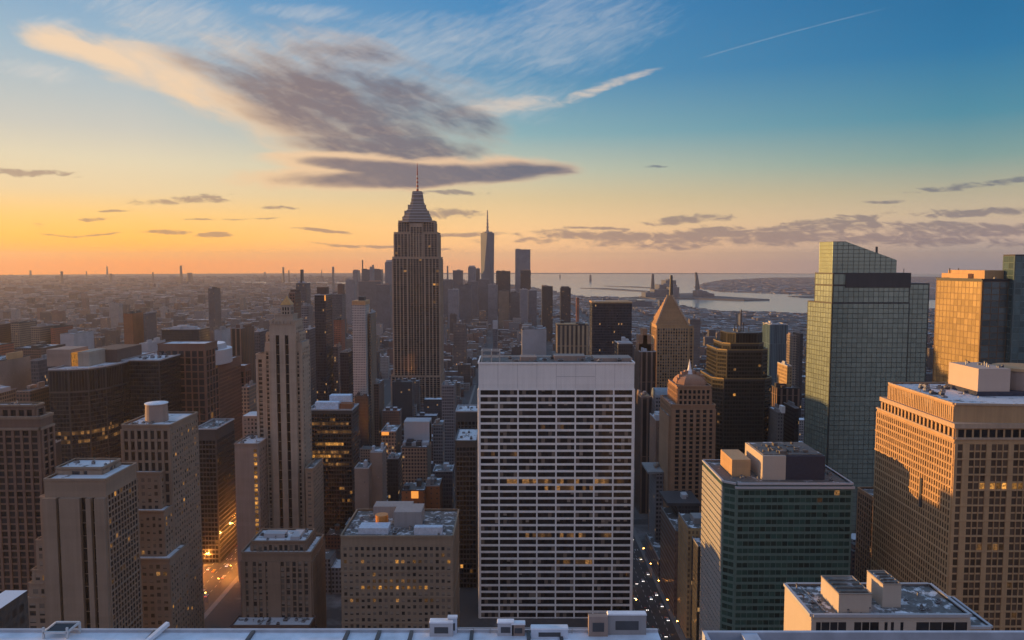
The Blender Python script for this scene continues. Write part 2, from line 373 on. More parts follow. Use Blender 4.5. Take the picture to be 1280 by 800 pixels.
class Bld:
    """one building: walls, panes, roofs"""
    def __init__(s, name, label, cat, loc, group=None):
        s.root = thing(name, label, cat, loc, group)
        s.wall, s.roof, s.mul, s.glz = MB(), MB(), MB(), MB(); s.panes = []; s.trim = MB(); s.roofs = []; s.trims = []; s.blinds = []
        s.rng = random.Random(label)
    def facade(s, p0, p1, z0, z1, st):
        L = math.hypot(p1[0] - p0[0], p1[1] - p0[1]); H = z1 - z0
        if L < 1.5 or H < 2: return
        u = ((p1[0] - p0[0]) / L, (p1[1] - p0[1]) / L); n = (u[1], -u[0])
        top, bot = st.get('top', 1.2), st.get('bot', 0); mg = st.get('margin', .8)
        z1 -= top; z0 += bot; H = z1 - z0
        if H < 2: return
        rows = max(1, round(H / st['floor'])); fh = H / rows
        pw, sh = st['pier'], st['span']; dp, ds = st.get('dp', .5), st.get('ds', .3)
        if 'strips' in st: cols = [(a * L, b * L) for a, b in st['strips']]
        else:
            nc = max(1, round((L - 2 * mg) / st['bay'])); bw = (L - 2 * mg) / nc
            cols = [(mg + k * bw + pw / 2, mg + (k + 1) * bw - pw / 2) for k in range(nc)]
        cur = st.get('curtain'); fr = s.mul if cur else s.wall
        def P(a, z, d=0.0): return (p0[0] + u[0] * a + n[0] * d, p0[1] + u[1] * a + n[1] * d, z)
        # piers between the columns, spandrels between the rows
        if dp:
            e = [0.0] + [q for c in cols for q in c] + [L]
            for k in range(0, len(e), 2):
                a, b = e[k], e[k + 1]
                if b - a > .05: fr.obox(P((a + b) / 2, (z0 + z1) / 2), u, n, b - a, H, dp)
        if ds:
            for a, b in (([(0, L)] if ds > dp else cols)):
                for r in range(rows + 1):
                    hh = sh if 0 < r < rows else sh / 2
                    zc_ = z0 + r * fh + (0 if 0 < r < rows else (sh / 4 if r == 0 else -sh / 4))
                    fr.obox(P((a + b) / 2, zc_), u, n, b - a, hh, ds + (.013 if ds > dp else 0))
        for r in range(st['belt'], rows, st['belt']) if st.get('belt') else ():
            fr.obox(P(L / 2, z1 - r * fh), u, n, L + .3, .75, max(dp, ds) + .3)
        rg = s.rng; lp = st.get('lit', .03) * (.28 if st.get('lit', .03) < .3 else 1); lr = st.get('litrows', {}); tilt = st.get('tilt', .03); sub = st.get('sub', 1)
        for r in range(rows):
            rowlit = lp * (6 if rg.random() < .12 else .6)
            zb, zt = z0 + r * fh + sh / 2, z0 + (r + 1) * fh - sh / 2
            for ci, (a, b) in enumerate(cols):
                key = st.get('key', 0)
                if rg.random() < rowlit: key = 3 if rg.random() < st.get('bright', .2) else 2
                rr_ = lr.get(rows - 1 - r)
                if rr_ and rr_[0] <= ci <= rr_[1]: key = rr_[2]
                key0 = key
                for q in range(sub):
                    key = st.get('key', 0) if sub > 1 and key0 in (2, 3) and rg.random() < .45 else key0
                    aa, bb = a + (b - a) * q / sub, a + (b - a) * (q + 1) / sub
                    
                    if cur:
                        t = [rg.uniform(-tilt, tilt) for _ in range(3)]
                        mi = {2: 1, 3: 2}.get(key, 0)
                        s.glz.quad(P(aa, zb, .06 + t[0]), P(bb, zb, .06 + t[1]), P(bb, zt, .06 + t[1] + t[2]), P(aa, zt, .06 + t[0] + t[2]), mi)
                    else:
                        if key == 1 and rg.random() < .55 or key == 6 and rg.random() < .03:
                            hb = (zt - zb) * rg.choice((.25, .4, .4, .6, .8)); s.blinds.append((P((aa + bb) / 2, zt - hb / 2, .10), u, n, (bb - aa) * .94, hb, 7))
                        s.panes.append(((P((aa + bb) / 2, (zb + zt) / 2, .03)), u, n, bb - aa, zt - zb, key))
    def tier(s, poly, z0, z1, st, styles=None, roof=True, zt=None):
        s.wall.prism(poly, z0, z1, 0, top=False)
        if roof: q = MB(); q.v += [(x, y, z1) for x, y in poly]; q.f.append(tuple(range(len(poly)))); q.m.append(0); s.roofs.append(q)
        FOOT.append((min(p[0] for p in poly), max(p[0] for p in poly), min(p[1] for p in poly), max(p[1] for p in poly)))
        for k in range(len(poly)):
            a, b = poly[k], poly[(k + 1) % len(poly)]
            ny_ = -(b[0] - a[0]); L = math.hypot(b[0] - a[0], b[1] - a[1])
            if ny_ / max(L, .01) > .5: continue                      # the hidden rear
            q = (styles or {}).get(k, st)
            if q: s.facade(a, b, max(z0, q.get('zmin', -1)), z1, q)
    def parapet(s, poly, z, h=1.1, t=.5, up=.0):
        n = len(poly); tr = MB(); s.trims.append(tr)
        for k in range(n):
            a, b = poly[k], poly[(k + 1) % n]; L = math.hypot(b[0] - a[0], b[1] - a[1])
            if L < .1: continue
            u = ((b[0] - a[0]) / L, (b[1] - a[1]) / L); nn = (u[1], -u[0])
            tr.obox(((a[0] + b[0]) / 2 - nn[0] * t, (a[1] + b[1]) / 2 - nn[1] * t, z + h / 2 + up), u, nn, L - (0 if k % 2 else 2 * t), h, t + .55)
    def done(s, wall, roof=None, glz=None, mul=None, trim=None, nwin=100, smooth=False):
        s.wo = s.wall.build("wall", wall, s.root); ros = [q.build("roof", roof or ROOF, s.root) for q in s.roofs] or [s.roof.build("roof", roof or ROOF, s.root)]; s.ro = ros[0]
        for q in s.trims: q.build("parapet", trim or wall, s.root)
        s.trim.build("ledge", trim or wall, s.root)
        if s.glz.f: s.glz.build("glazing", [glz, LITD, LITO], s.root)
        s.mul.build("mullions", mul or METAL, s.root)
        def size(p):
            c = p[0]; d = Vector((c[0], c[1], c[2] - CZ)); L = d.length
            x, y = topix(*c)
            vis = 0 < x < 1280 and 0 < y < 792
            return -max(0, -(p[2][0] * d.x + p[2][1] * d.y)) / L * p[3] * p[4] / (L * L) * (1 if vis else 0) - (1e-9 if vis else 0)
        s.panes.sort(key=size)
        one, rest = s.panes[:nwin], s.panes[nwin:] + s.blinds
        for c, u, n, w, h, key in one:
            child("window", UNIT[key], s.root, c, (w, 1, h), math.atan2(u[1], u[0]))
        if rest:
            m = MB(); kk = sorted(KEYS)
            for c, u, n, w, h, key in rest: m.obox(c, u, n, w, h, .12, kk.index(key))
            o = m.build("windows", [KEYS[k] for k in kk], s.root); o['kind'] = 'stuff'
        return s
    def kit(s, x0, x1, y0, y1, z, n=10, big=4.0, vents=4):
        g = s.rng; par = s.ro
        for k in range(n):
            w, d, h = g.uniform(.4, 1) * big, g.uniform(.4, 1) * big, g.uniform(.35, .8) * big
            child("hvac_unit", HVAC, par, (g.uniform(x0 + w, x1 - w), g.uniform(y0 + d, y1 - d), z + .01), (w, d, h), g.choice((0, math.pi / 2)))
        for k in range(vents):
            child("vent_stack", VENT, par, (g.uniform(x0 + 1, x1 - 1), g.uniform(y0 + 1, y1 - 1), z + .01), (1, 1, g.uniform(1.2, 3)))
    def box(s, name, mat, x0, x1, y0, y1, z0, z1, parent=None, mats=None):
        m = MB(); m.box(x0, x1, y0, y1, z0, z1, bottom=False); return m.build(name, mat, parent or s.root)
def rect(x0, x1, ytop, Y, D):
    X0, z = XZ(x0, ytop, Y); X1, _ = XZ(x1, ytop, Y)
    return [(X0, Y), (X1, Y), (X1, Y + D), (X0, Y + D)], z
def ctr(poly): return (sum(p[0] for p in poly) / len(poly), sum(p[1] for p in poly) / len(poly), 0)
def inset(poly, d):
    x0, x1 = min(p[0] for p in poly), max(p[0] for p in poly); y0, y1 = min(p[1] for p in poly), max(p[1] for p in poly)
    return [(x0 + d, y0 + d), (x1 - d, y0 + d), (x1 - d, y1 - d), (x0 + d, y1 - d)]

# ================================================================== THE SETTING
RG = 20000.0
m = MB(); nseg = 96
m.prism([(RG * math.cos(2 * math.pi * k / nseg), RG * math.sin(2 * math.pi * k / nseg)) for k in range(nseg)], -.5, 0)
mt, n, p = newmat("city_ground")
g = n.nodes.new('ShaderNodeNewGeometry')
a = noise(n, g.outputs['Position'], .0009, 8, .7); b = noise(n, g.outputs['Position'], .02, 4, .7)
c = mixc(n, a.step(.4, .62), (.06, .055, .055), (.14, .125, .12)); c = mixc(n, b.step(.5, .7), c, (.22, .21, .21))
n.links.new(c, p.inputs['Base Color']); p.inputs['Roughness'].default_value = .9
ground = tag(m.build("ground", mt), kind='structure')

def px_poly(pts, z): return [G(x, y, z) for x, y in pts]
def ccw(poly):
    a = sum(poly[i][0] * poly[(i + 1) % len(poly)][1] - poly[(i + 1) % len(poly)][0] * poly[i][1] for i in range(len(poly)))
    return poly if a > 0 else poly[::-1]
def inside(x, y, poly):
    c = False; j = len(poly) - 1
    for i in range(len(poly)):
        xi, yi = poly[i]; xj, yj = poly[j]
        if (yi > y) != (yj > y) and x < (xj - xi) * (y - yi) / (yj - yi) + xi: c = not c
        j = i
    return c
mw, n, p = newmat("harbour_water")
g = n.nodes.new('ShaderNodeNewGeometry')
p.inputs['Base Color'].default_value = (.42, .45, .43, 1); p.inputs['Roughness'].default_value = .16; p.inputs['IOR'].default_value = 1.6
bp = n.nodes.new('ShaderNodeBump'); bp.inputs['Strength'].default_value = .1; bp.inputs['Distance'].default_value = 2
lk(n, bp.inputs['Height'], noise(n, g.outputs['Position'], .02, 5, .6)); n.links.new(bp.outputs[0], p.inputs['Normal'])
BAY = px_poly([(520, 342.6), (700, 342.3), (1150, 342.5), (1290, 343), (1290, 380), (1060, 393), (1010, 394), (960, 391.5), (905, 391), (880, 388), (850, 384), (806, 377), (770, 372), (735, 372), (700, 366), (668, 360), (600, 353), (540, 349)], .6)
INL = px_poly([(225, 353), (300, 352), (440, 352.5), (520, 351), (520, 354), (440, 356.5), (300, 355), (240, 354.3)], .6)
WATER = [BAY, INL]
m = MB(); 
for w_ in WATER: m.prism(ccw(w_), .3, .6)
tag(m.build("water", mw), kind='structure')
# land beyond the harbour
mland = masonry("far_shore_land", (.10, .095, .09), .6)
FAR = px_poly([(868, 359), (880, 354), (905, 350), (960, 347.5), (1100, 346), (1300, 346), (1300, 366), (1100, 369), (1005, 368), (900, 364.5)], 2)
SPIT = px_poly([(798, 371.8), (830, 368.5), (870, 367), (895, 371), (962, 375.2), (930, 376), (868, 374), (820, 374)], 2)
ISLE = px_poly([(775, 372.3), (806, 370.8), (815, 372.2), (800, 373.2)], 2)
CAUS = px_poly([(725, 360.2), (758, 360.4), (816, 364.3), (816, 365.5), (758, 361.8)], 2)
REEF = px_poly([(755, 357.5), (800, 358.7), (818, 360), (818, 360.7), (800, 359.5)], 2)
LOWS = px_poly([(985, 370.4), (1060, 368.5), (1300, 369), (1300, 374), (1060, 374.5), (1005, 372)], 2)
LANDS = [FAR, SPIT, ISLE, CAUS, REEF, LOWS]
for nm, w_ in zip(("far_shore", "harbour_spit", "harbour_islet", "causeway", "breakwater", "near_shore"), LANDS):
    m = MB(); m.prism(ccw(w_), .2, 5 if nm != "harbour_spit" else 9); tag(m.build(nm, mland), kind='structure')

# streets with kerbs and paint
mroad, n, p = newmat("asphalt"); g = n.nodes.new('ShaderNodeNewGeometry')
k = noise(n, g.outputs['Position'], .3, 5, .65).step(.2, .8, .7, 1.35, smooth=False)
n.links.new(mixc(n, 1.0, (.055, .053, .053), comb(n, k, k, k), 'MULTIPLY'), p.inputs['Base Color']); p.inputs['Roughness'].default_value = .7
mpave = masonry("pavement_concrete", (.22, .21, .20)); mpaint = plain("road_paint", (.7, .7, .68), .7)
AVX = [(-248, 40), (-66, 20), (104, 24), (-480, 26), (345, 26), (-760, 26), (640, 26)]
STY = [660, 745, 880, 1000, 1120, 1240]
m = MB(); mp = MB(); mq = MB()
for x, w in AVX:
    m.quad((x - w / 2, 300, .02), (x + w / 2, 300, .02), (x + w / 2, 5200, .02), (x - w / 2, 5200, .02))
    for sgn in (-1, 1): mp.box(*sorted((x + sgn * w / 2, x + sgn * (w / 2 + 4))), 300, 1600, 0, .15, bottom=False)
    for ln in (-.25, 0, .25):
        for q in range(0, 60): mq.quad((x + ln * w - .12, 420 + q * 9, .025), (x + ln * w + .12, 420 + q * 9, .025), (x + ln * w + .12, 424 + q * 9, .025), (x + ln * w - .12, 424 + q * 9, .025))
for y in STY: m.quad((-1400, y - 8, .012), (1400, y - 8, .012), (1400, y + 8, .012), (-1400, y + 8, .012))
for x, w in AVX:
    for y in STY[:2]:
        for q in range(10):
            for yy in (y - 12, y + 9): mq.quad((x - w * .42 + q * w * .09, yy, .025), (x - w * .42 + q * w * .09 + .6, yy, .025), (x - w * .42 + q * w * .09 + .6, yy + 3, .025), (x - w * .42 + q * w * .09, yy + 3, .025))
tag(m.build("road", mroad), kind='structure'); tag(mp.build("pavement", mpave), kind='structure'); tag(mq.build("road_markings", mpaint), kind='structure')

# the evening air
m = MB(); m.box(-RG - 500, RG + 500, -RG - 500, RG + 500, -2, 520)
mh = bpy.data.materials.new("haze"); mh.use_nodes = True; n = mh.node_tree; n.nodes.clear()
pv = n.nodes.new('ShaderNodeVolumePrincipled'); out = n.nodes.new('ShaderNodeOutputMaterial'); n.links.new(pv.outputs[0], out.inputs['Volume'])
pv.inputs['Color'].default_value = (.62, .61, .70, 1); pv.inputs['Density'].default_value = HAZE_D; pv.inputs['Anisotropy'].default_value = .35
haze = tag(m.build("haze", mh), kind='stuff')

# ================================================================== THE NEAR BUILDINGS
# ---- the white grid tower
poly, z = rect(598, 793, 455, 538, 40)
b = Bld("office_tower", "broad white office tower with eight columns of black ribbon windows under a blank band", "skyscraper", ctr(poly))
rows = {13: (0, 7, 2)}
st = dict(bay=14.3, sub=5, floor=5.0, pier=1.05, span=1.6, dp=.7, ds=.35, top=18, lit=.0, key=6, margin=.9, bright=.1,
          litrows={5: (3, 5, 2), 9: (0, 1, 2), 13: (1, 7, 2), 14: (3, 5, 2), 21: (2, 6, 2), 25: (4, 5, 2)})  # glowing rows stand in for gold reflections streaking the facade
b.tier(poly, 0, z, st)
b.parapet(poly, z, 1.2)
x0, x1 = poly[0][0], poly[1][0]; y0 = poly[0][1]
b.done(WHITE, ROOFD, trim=WHITE)
# seams of the blank band
m = MB()
for k in range(1, 8): m.box(x0 + (x1 - x0) * k / 8 - .08, x0 + (x1 - x0) * k / 8 + .08, y0 - .03, y0 + .01, z - 17.5, z, bottom=False)
m.box(x0 + (x1 - x0) * .5, x0 + (x1 - x0) * .75, y0 - .028, y0 + .01, z - 9.1, z - 8.9)
m.build("panel_seams", plain("seam", (.30, .30, .32), .8), b.root)
b.kit(x0 + 20, x1 - 6, y0 + 4, y0 + 36, z, 26, 3.6, 10)
m = MB()      # open steel gantry on the roof corner
for x in (x0 + 2, x0 + 9, x0 + 15):
    for y in (y0 + 8, y0 + 18): m.bar((x, y, z), (x, y, z + 8.5), .3)
for h in (4, 8.5):
    for y in (y0 + 8, y0 + 18): m.bar((x0 + 2, y, z + h), (x0 + 15, y, z + h), .3)
    for x in (x0 + 2, x0 + 9, x0 + 15): m.bar((x, y0 + 8, z + h), (x, y0 + 18, z + h), .3)
m.build("roof_gantry", plain("pale_steel", (.5, .46, .42), .5), b.root)
for q in ((x0 + 55, x0 + 78, y0 + 18, y0 + 33, z, z + 3.5), (x0 + 84, x0 + 112, y0 + 14, y0 + 34, z, z + 2.4), (x0 + 30, x0 + 42, y0 + 16, y0 + 30, z, z + 3)): b.box('roof_bulkhead', PINK, *q)


# ---- the masted art deco skyscraper
Y = 1300
b = Bld("art_deco_skyscraper", "tall stepped art deco skyscraper tapering to a red and white banded mast", "skyscraper", (XZ(520, 290, Y)[0], Y + 25, 0))
es = [(.02, .075), (.09, .145), (.165, .215), (.235, .30), (.33, .375), (.385, .43), (.445, .495), (.505, .555), (.57, .615), (.625, .67), (.70, .765), (.785, .835), (.855, .91), (.925, .98)]
st = dict(strips=es, bay=4, floor=3.8, pier=1, span=.7, dp=1.2, ds=.1, top=2, lit=.02, key=0, bright=.05)
sts = dict(bay=5, floor=3.8, pier=1.8, span=1.1, dp=.9, ds=.25, top=2, lit=.03, key=1)
for (xa, xb, yt, ya, dd, base) in ((489, 551, 470, Y - 3, 62, 0), (490.5, 549.5, 322, Y, 56, 0), (492.5, 547, 291, Y + 3, 50, 0), (498, 543, 276.5, Y + 8, 40, 0)):
    pl, z = rect(xa, xb, yt, ya, dd); b.tier(pl, base, z, st, {1: sts, 3: sts}); b.parapet(pl, z, 1.2)
# the two recessed dark bays of the front
pl, zz = rect(512.5, 528, 279, Y + 2.2, 4)
b.tier(pl, 0, zz, dict(strips=[(.06, .24), (.30, .46), (.54, .70), (.76, .94)], bay=3, floor=3.8, pier=.5, span=.9, dp=.5, ds=.2, key=4, lit=.01, top=6), roof=False)
b.done(masonry("grey_limestone", (.40, .30, .225)), ROOF, nwin=100)
cx, cy = b.root.location.x, Y + 26
m = MB()
def pw(px, y_): return abs(px) / F * Y, XZ(520, y_, Y)[1]
prof = [(17.6, 277), (16.8, 273.4), (15.2, 269.5), (13.2, 265.4), (11.2, 261.8), (9.4, 258.6), (8.5, 255.6), (7.4, 252), (6.8, 247), (6.3, 242.4), (5.9, 239.4), (5.7, 237.5)]
ring_ = MB()
for k in range(len(prof) - 1):
    r0, z0 = pw(*prof[k]); _, z1 = pw(*prof[k + 1]); h0 = r0 * .85
    m.prism([(cx - r0, cy - h0), (cx - r0 * .55, cy - r0), (cx + r0 * .55, cy - r0), (cx + r0, cy - h0), (cx + r0, cy + h0), (cx - r0, cy + h0)], z0, z1 - (.5 if k < 6 else 0), 0, True, None, .96)
    ring_.prism([(cx - r0 - .5, cy - h0 - .5), (cx - r0 * .55, cy - r0 - .5), (cx + r0 * .55, cy - r0 - .5), (cx + r0 + .5, cy - h0 - .5), (cx + r0 + .5, cy + h0), (cx - r0 - .5, cy + h0)], z0, z0 + 1.1)
    if k < 6: m.prism([(cx - r0 * .94, cy - r0 * .9), (cx + r0 * .94, cy - r0 * .9), (cx + r0 * .94, cy + h0), (cx - r0 * .94, cy + h0)], z1 - .5, z1)
m.build("crown", masonry("crown_stone", (.235, .205, .19)), b.root); ring_.build("crown_ledge", LGREY, b.root)
m = MB()
for sx in (-1, 1):
    for k in range(3):
        r0, z0 = pw(prof[k * 2][0] - 1, prof[k * 2][1]); m.box(cx + sx * r0 - 1.6, cx + sx * r0 + 1.6, cy - r0 * .8, cy - r0 * .8 + 4, z0, z0 + 9, bottom=False)
r0, z0 = pw(5.4, 252); _, z1 = pw(0, 239)
for k in range(5): m.box(cx - r0 + k * r0 * .45, cx - r0 + k * r0 * .45 + .9, cy - r0 * 1.12, cy - r0, z0, z1)
m.build("crown_buttress", TANP, b.root)
m = MB(); zt = pw(0, 237)[1]; ztip = pw(0, 206)[1]; H = ztip - zt
for k in range(9): m.cyl(cx, cy, zt + H * .72 * k / 9, zt + H * .72 * (k + 1) / 9, 2.0 - k * .13, n=8, m=k % 2)
m.cyl(cx, cy, zt + H * .72, ztip + 6, 1.0, .35, n=6, m=0)
m.build("mast", [plain("mast_red", (.32, .07, .05), .6), plain("mast_grey", (.5, .47, .45), .6)], b.root)

# ---- slender tan tower with dark vertical strips
Y = 620
pl, z = rect(331, 377, 428, Y, 24)
b = Bld("art_deco_tower", "slender tan stone tower with long dark vertical window strips and small gold lantern on top", "skyscraper", ctr(pl))
stp = dict(strips=[(.03, .10), (.86, .93)], bay=4, floor=3.7, pier=1, span=1.0, dp=1.0, ds=.3, top=4, lit=.015, key=1)
sts = dict(bay=4.2, floor=3.7, pier=2.0, span=1.5, dp=.4, ds=.25, top=4, lit=.05, key=1)
sta = dict(strips=[(.30, .45), (.62, .77)], bay=4, floor=3.7, pier=1, span=1, dp=1, ds=.3, top=9, lit=.015, key=0)
b.tier(pl, 0, z, dict(stp, top=7), {1: sts, 3: sts})
pm, zm = rect(337, 369, 402, Y - 2.5, 22); b.tier(pm, 0, zm, dict(strips=[(.24, .38), (.60, .74)], bay=4, floor=8, pier=1, span=.4, dp=1.6, ds=.1, top=11, lit=.0, key=4), {1: sts, 3: sts}); b.parapet(pm, zm, 1.4)
p2_, z2 = rect(332.5, 374, 415, Y + 2, 18); b.tier(p2_, z - 3, z2, dict(sts, top=1.5))
p3_, z3 = rect(320, 380, 444, Y + 6, 12); b.tier(p3_, 0, z3, dict(stp, strips=[(.05, .13), (.19, .215), (.84, .87), (.90, .97)], top=3, dp=1.4), {1: sts, 3: sts}); b.parapet(p3_, z3, 1.2)
p4_, z4 = rect(343, 366, 394, Y + 4, 14); b.tier(p4_, zm - 1, z4, None); b.parapet(p4_, z4, .9)
p5_, z5 = rect(351, 363, 381, Y + 6, 9); b.tier(p5_, z4 - .5, z5, dict(bay=2.5, floor=3.4, pier=1, span=1, dp=.3, ds=.2, top=1.5, key=4, lit=0))
b.done(masonry('warm_beige_stone', (.40, .315, .245)), ROOF)
c5 = ctr(p5_); m = MB(); m.prism(inset(p5_, -.4), z5, z5 + 5, scale=.35); m.prism(inset(p5_, 3), z5 + 5, z5 + 7.2, scale=.2); m.build("gold_lantern", plain("gilded_copper", (.55, .29, .09), .5), b.root)
m = MB()
for k in range(7):
    xx = pm[0][0] + (pm[1][0] - pm[0][0]) * (k + .5) / 7; m.box(xx - .8, xx + .8, Y - 3.4, Y - 2.4, zm - 2, zm + 1.6)
m.build("cornice", TANP, b.root)
# its lower wings are buildings of their own on the same block
pl, z = rect(293, 323, 556, 600, 34)
b = Bld("office_block", "pale tan slab with one column of orange lit windows, beside the slender strip tower", "office building", ctr(pl))
b.tier(pl, 0, z, dict(strips=[(.80, .93)], bay=4, floor=3.6, pier=1, span=1.2, dp=.15, ds=.1, top=3, lit=.75, bright=.6, key=3), {1: dict(sts), 3: None}); b.parapet(pl, z)
p2_, z2 = rect(303, 323, 520, 636, 20); b.tier(p2_, 0, z2, dict(bay=3, floor=3.6, pier=1.4, span=1.5, dp=.3, ds=.2, key=1, lit=.04))
b.done(PINK, ROOFS); b.kit(pl[0][0], pl[1][0], 602, 630, z, 5, 3)
pl, z = rect(382, 391, 587, 600, 32)
b = Bld("office_block", "tan side block tucked between the slender strip tower and the black banded tower", "office building", ctr(pl))
b.tier(pl, 0, z, dict(bay=3.4, floor=3.6, pier=1.6, span=1.9, dp=.3, ds=.2, key=1, lit=.03)); b.parapet(pl, z)
b.done(TAN, ROOF); 

# ---- black banded tower with blue-white roof works
Y = 700
pl, z = rect(385, 440, 513, Y, 30)
b = Bld("glass_tower", "black banded tower with yellow lit floors and a bright blue white plant room on top", "skyscraper", ctr(pl))
st = dict(bay=2.4, floor=3.9, pier=.35, span=1.1, dp=.25, ds=.3, top=3, lit=.10, bright=.35, key=4, litrows={2: (0, 14, 2), 4: (3, 15, 2), 7: (2, 12, 3), 9: (0, 14, 2), 10: (2, 11, 3), 12: (5, 14, 2)})
b.tier(pl, 0, z, st, {1: dict(st, litrows={}, lit=.02), 3: None}); b.parapet(pl, z, 1.2)
b.done(DKGR, ROOFS, trim=LGREY)
x0, x1 = pl[0][0], pl[1][0]
pr = plain("blue_white_cladding", (.62, .72, .85), .5)
m = MB(); m.box(x0 + 5, x0 + 27, Y + 6, Y + 14, z, z + 6.5); m.box(x0 + 16, x0 + 36, Y + 17, Y + 27, z, z + 11); m.build("plant_room", pr, b.root)
m = MB(); m.box(x0 + 28, x0 + 39.5, Y + 6, Y + 16.5, z, z + 5); m.build("plant_room", BRICK, b.root)
b.kit(x0, x1, Y + 2, Y + 28, z, 9, 3)

# ---- far left brown building
Y = 420
pl, z = rect(-40, 50, 524, Y, 12)
b = Bld("office_block", "brown masonry building with tall window bays, a heavy cornice and one glowing orange window", "office building", ctr(pl))
st = dict(belt=9, bay=4.6, floor=3.9, pier=1.5, span=1.0, dp=.8, ds=.35, top=6, lit=.02, bright=.3, key=0)
b.tier(pl, 0, z, st); b.parapet(pl, z, 1.6, .9)
p2_, z2 = rect(-40, 44, 508, Y + 3, 8); b.tier(p2_, z - .5, z2, dict(st, top=1.5, floor=6)); b.parapet(p2_, z2, 1)
b.done(masonry("brown_stone", (.19, .12, .09)), ROOFS, trim=TAN)
m = MB(); m.box(pl[0][0] - .9, pl[1][0] + .9, Y - 1.4, Y + 1, z - 6, z - 4.8); m.box(pl[1][0] - .4, pl[1][0] + 1.2, Y - 1.4, Y + 12, z - 6, z - 4.8); m.build("cornice", TAN, b.root)
b.kit(p2_[0][0] + 10, p2_[1][0], Y + 3.4, Y + 10.6, z2, 6, 1.6)

# ---- stepped tan slab with blank piers
Y = 400
pl, z = rect(55, 132, 601, Y, 33)
b = Bld("office_block", "tan stepped building with broad blank piers, dark vertical slots and a snow patched roof", "office building", ctr(pl))
st = dict(strips=[(.0, .06), (.17, .225), (.58, .68), (.77, .85)], bay=4, floor=7.2, pier=1, span=.4, dp=2.6, ds=.12, top=9, lit=.03, key=4)
side = dict(belt=8, bay=3.1, floor=3.4, pier=.75, span=.9, dp=.5, ds=.3, top=8, lit=.2, bright=.2, key=0)
b.tier(pl, 0, z, dict(st, strips=[(.22, .27), (.60, .70), (.78, .84)]), {1: side}); b.parapet(pl, z, 1.2)
p2_, z2 = rect(70, 128, 586, Y + 12, 19); b.tier(p2_, z - .4, z2, dict(strips=[(.35, .52), (.6, .68)], bay=4, floor=5, pier=1, span=.5, dp=.5, ds=.2, top=1, key=0, lit=0)); b.parapet(p2_, z2, 1)
for k, (xa, yt) in enumerate(((50, 622), (45, 676), (40, 713), (36, 730), (30, 748))):
    pp, zz = rect(xa, 62, yt, Y + 1.5 - k * .3, 26 - k); b.tier(pp, 0, zz, dict(strips=[(.2, .45), (.6, .8)], bay=4, floor=4.2, pier=1, span=1.6, dp=.25, ds=.2, top=2, lit=.25, bright=.5, key=1), {1: None}); b.parapet(pp, zz, .7)
b.done(TAN, ROOFS); b.kit(p2_[0][0], p2_[1][0], Y + 14, Y + 30, z2, 5, 2.4)

# ---- tan building with the round tank
Y = 480
pl, z = rect(152, 213, 533, Y, 42)
b = Bld("office_block", "tan building carrying a fat round tank on its roof, side wall speckled with lit windows", "office building", ctr(pl))
st = dict(bay=4.4, floor=7, pier=1.7, span=1.6, dp=1.0, ds=.35, top=2, lit=.02, key=0)
side = dict(belt=7, bay=3.5, floor=3.7, pier=1.7, span=1.7, dp=.3, ds=.25, top=3, lit=.14, bright=.35, key=1)
b.tier(pl, 0, z, st, {1: side}); b.parapet(pl, z, 1.3)
for xa, xb, yt, ya in ((165, 200, 592, Y - 6), (157, 205, 640, Y - 12), (157, 212, 700, Y - 18)):
    pp, zz = rect(xa, xb, yt, ya, 26); b.tier(pp, 0, zz, dict(bay=4, floor=4.4, pier=1.9, span=2, dp=.35, ds=.25, top=2, lit=.10, bright=.5, key=1), {1: side}); b.parapet(pp, zz, 1)
b.done(masonry("buff_stone", (.27, .205, .155)), ROOFS)
m = MB(); cx, cy = XZ(196, 520, Y + 18)[0], Y + 18; m.cyl(cx, cy, z, z + 11.5, 7.2, 6.8, 24); m.cyl(cx, cy, z + 11.5, z + 12, 7.3, 7.3, 24, 1); m.cyl(cx, cy, z + 12, z + 12.6, 6.6, 3, 24, 1); m.build("roof_tank", [PINK, SNOW], b.root)
b.kit(pl[0][0], pl[1][0] - 6, Y + 2, Y + 12, z, 5, 2.4)

# ---- curved dark glass building
b = Bld("glass_building", "wide bowed charcoal glass building whose pale penthouse has one glowing orange opening", "office building", (-400, 740, 0))
P_ = lambda px, Y_: (XZ(px, 460, Y_)[0], Y_)
poly = [P_(60, 690), P_(85, 691), P_(110, 698), P_(132, 714), P_(152, 738), (XZ(152, 460, 738)[0], 830), (XZ(60, 460, 690)[0], 830)]
z = XZ(100, 462, 695)[1]
st = dict(bay=2.6, floor=4.0, pier=.16, span=.9, dp=.12, ds=.06, top=1.0, lit=.012, bright=.05, key=0, curtain=True, litrows={9: (0, 5, 2), 11: (2, 6, 2)})
b.tier(poly, 0, z - 20, st, {5: None, 6: None})
b.tier(poly, z - 20, z, dict(st, lit=0, litrows={}, floor=19, pier=.5), {5: None, 6: None})
b.parapet(poly, z, 1.4, .8)
p2_, z2 = rect(152, 199, 451, 752, 70); b.tier(p2_, 0, z2, dict(st, litrows={}, lit=.03)); b.parapet(p2_, z2, 1.2, .8)
b.done(DKGR, ROOFS, glz=glass("charcoal_glass", (.012, .014, .02), .0, .2, 1.5), mul=plain("charcoal_mullion", (.03, .03, .033), .5), trim=LGREY)
xa = XZ(57, 460, 715)[0]
def pbx(nm, mat_, x0, x1, yt, Y_, D, zb): 
    pp, zz = rect(x0, x1, yt, Y_, D); return b.box(nm, mat_, pp[0][0], pp[1][0], Y_, Y_ + D, zb, zz)
pbx("penthouse", PINK, 58, 88, 437, 716, 30, z); pbx("lit_opening", lit("orange_glow", (1, .38, .05), .7), 88, 97, 441, 717, 28, z); pbx("penthouse", TANP, 97, 111, 440, 716, 30, z)
pbx("penthouse", DKBR, 111, 146, 437, 745, 50, z)
b.kit(p2_[0][0], p2_[1][0], 760, 810, z2, 10, 4)

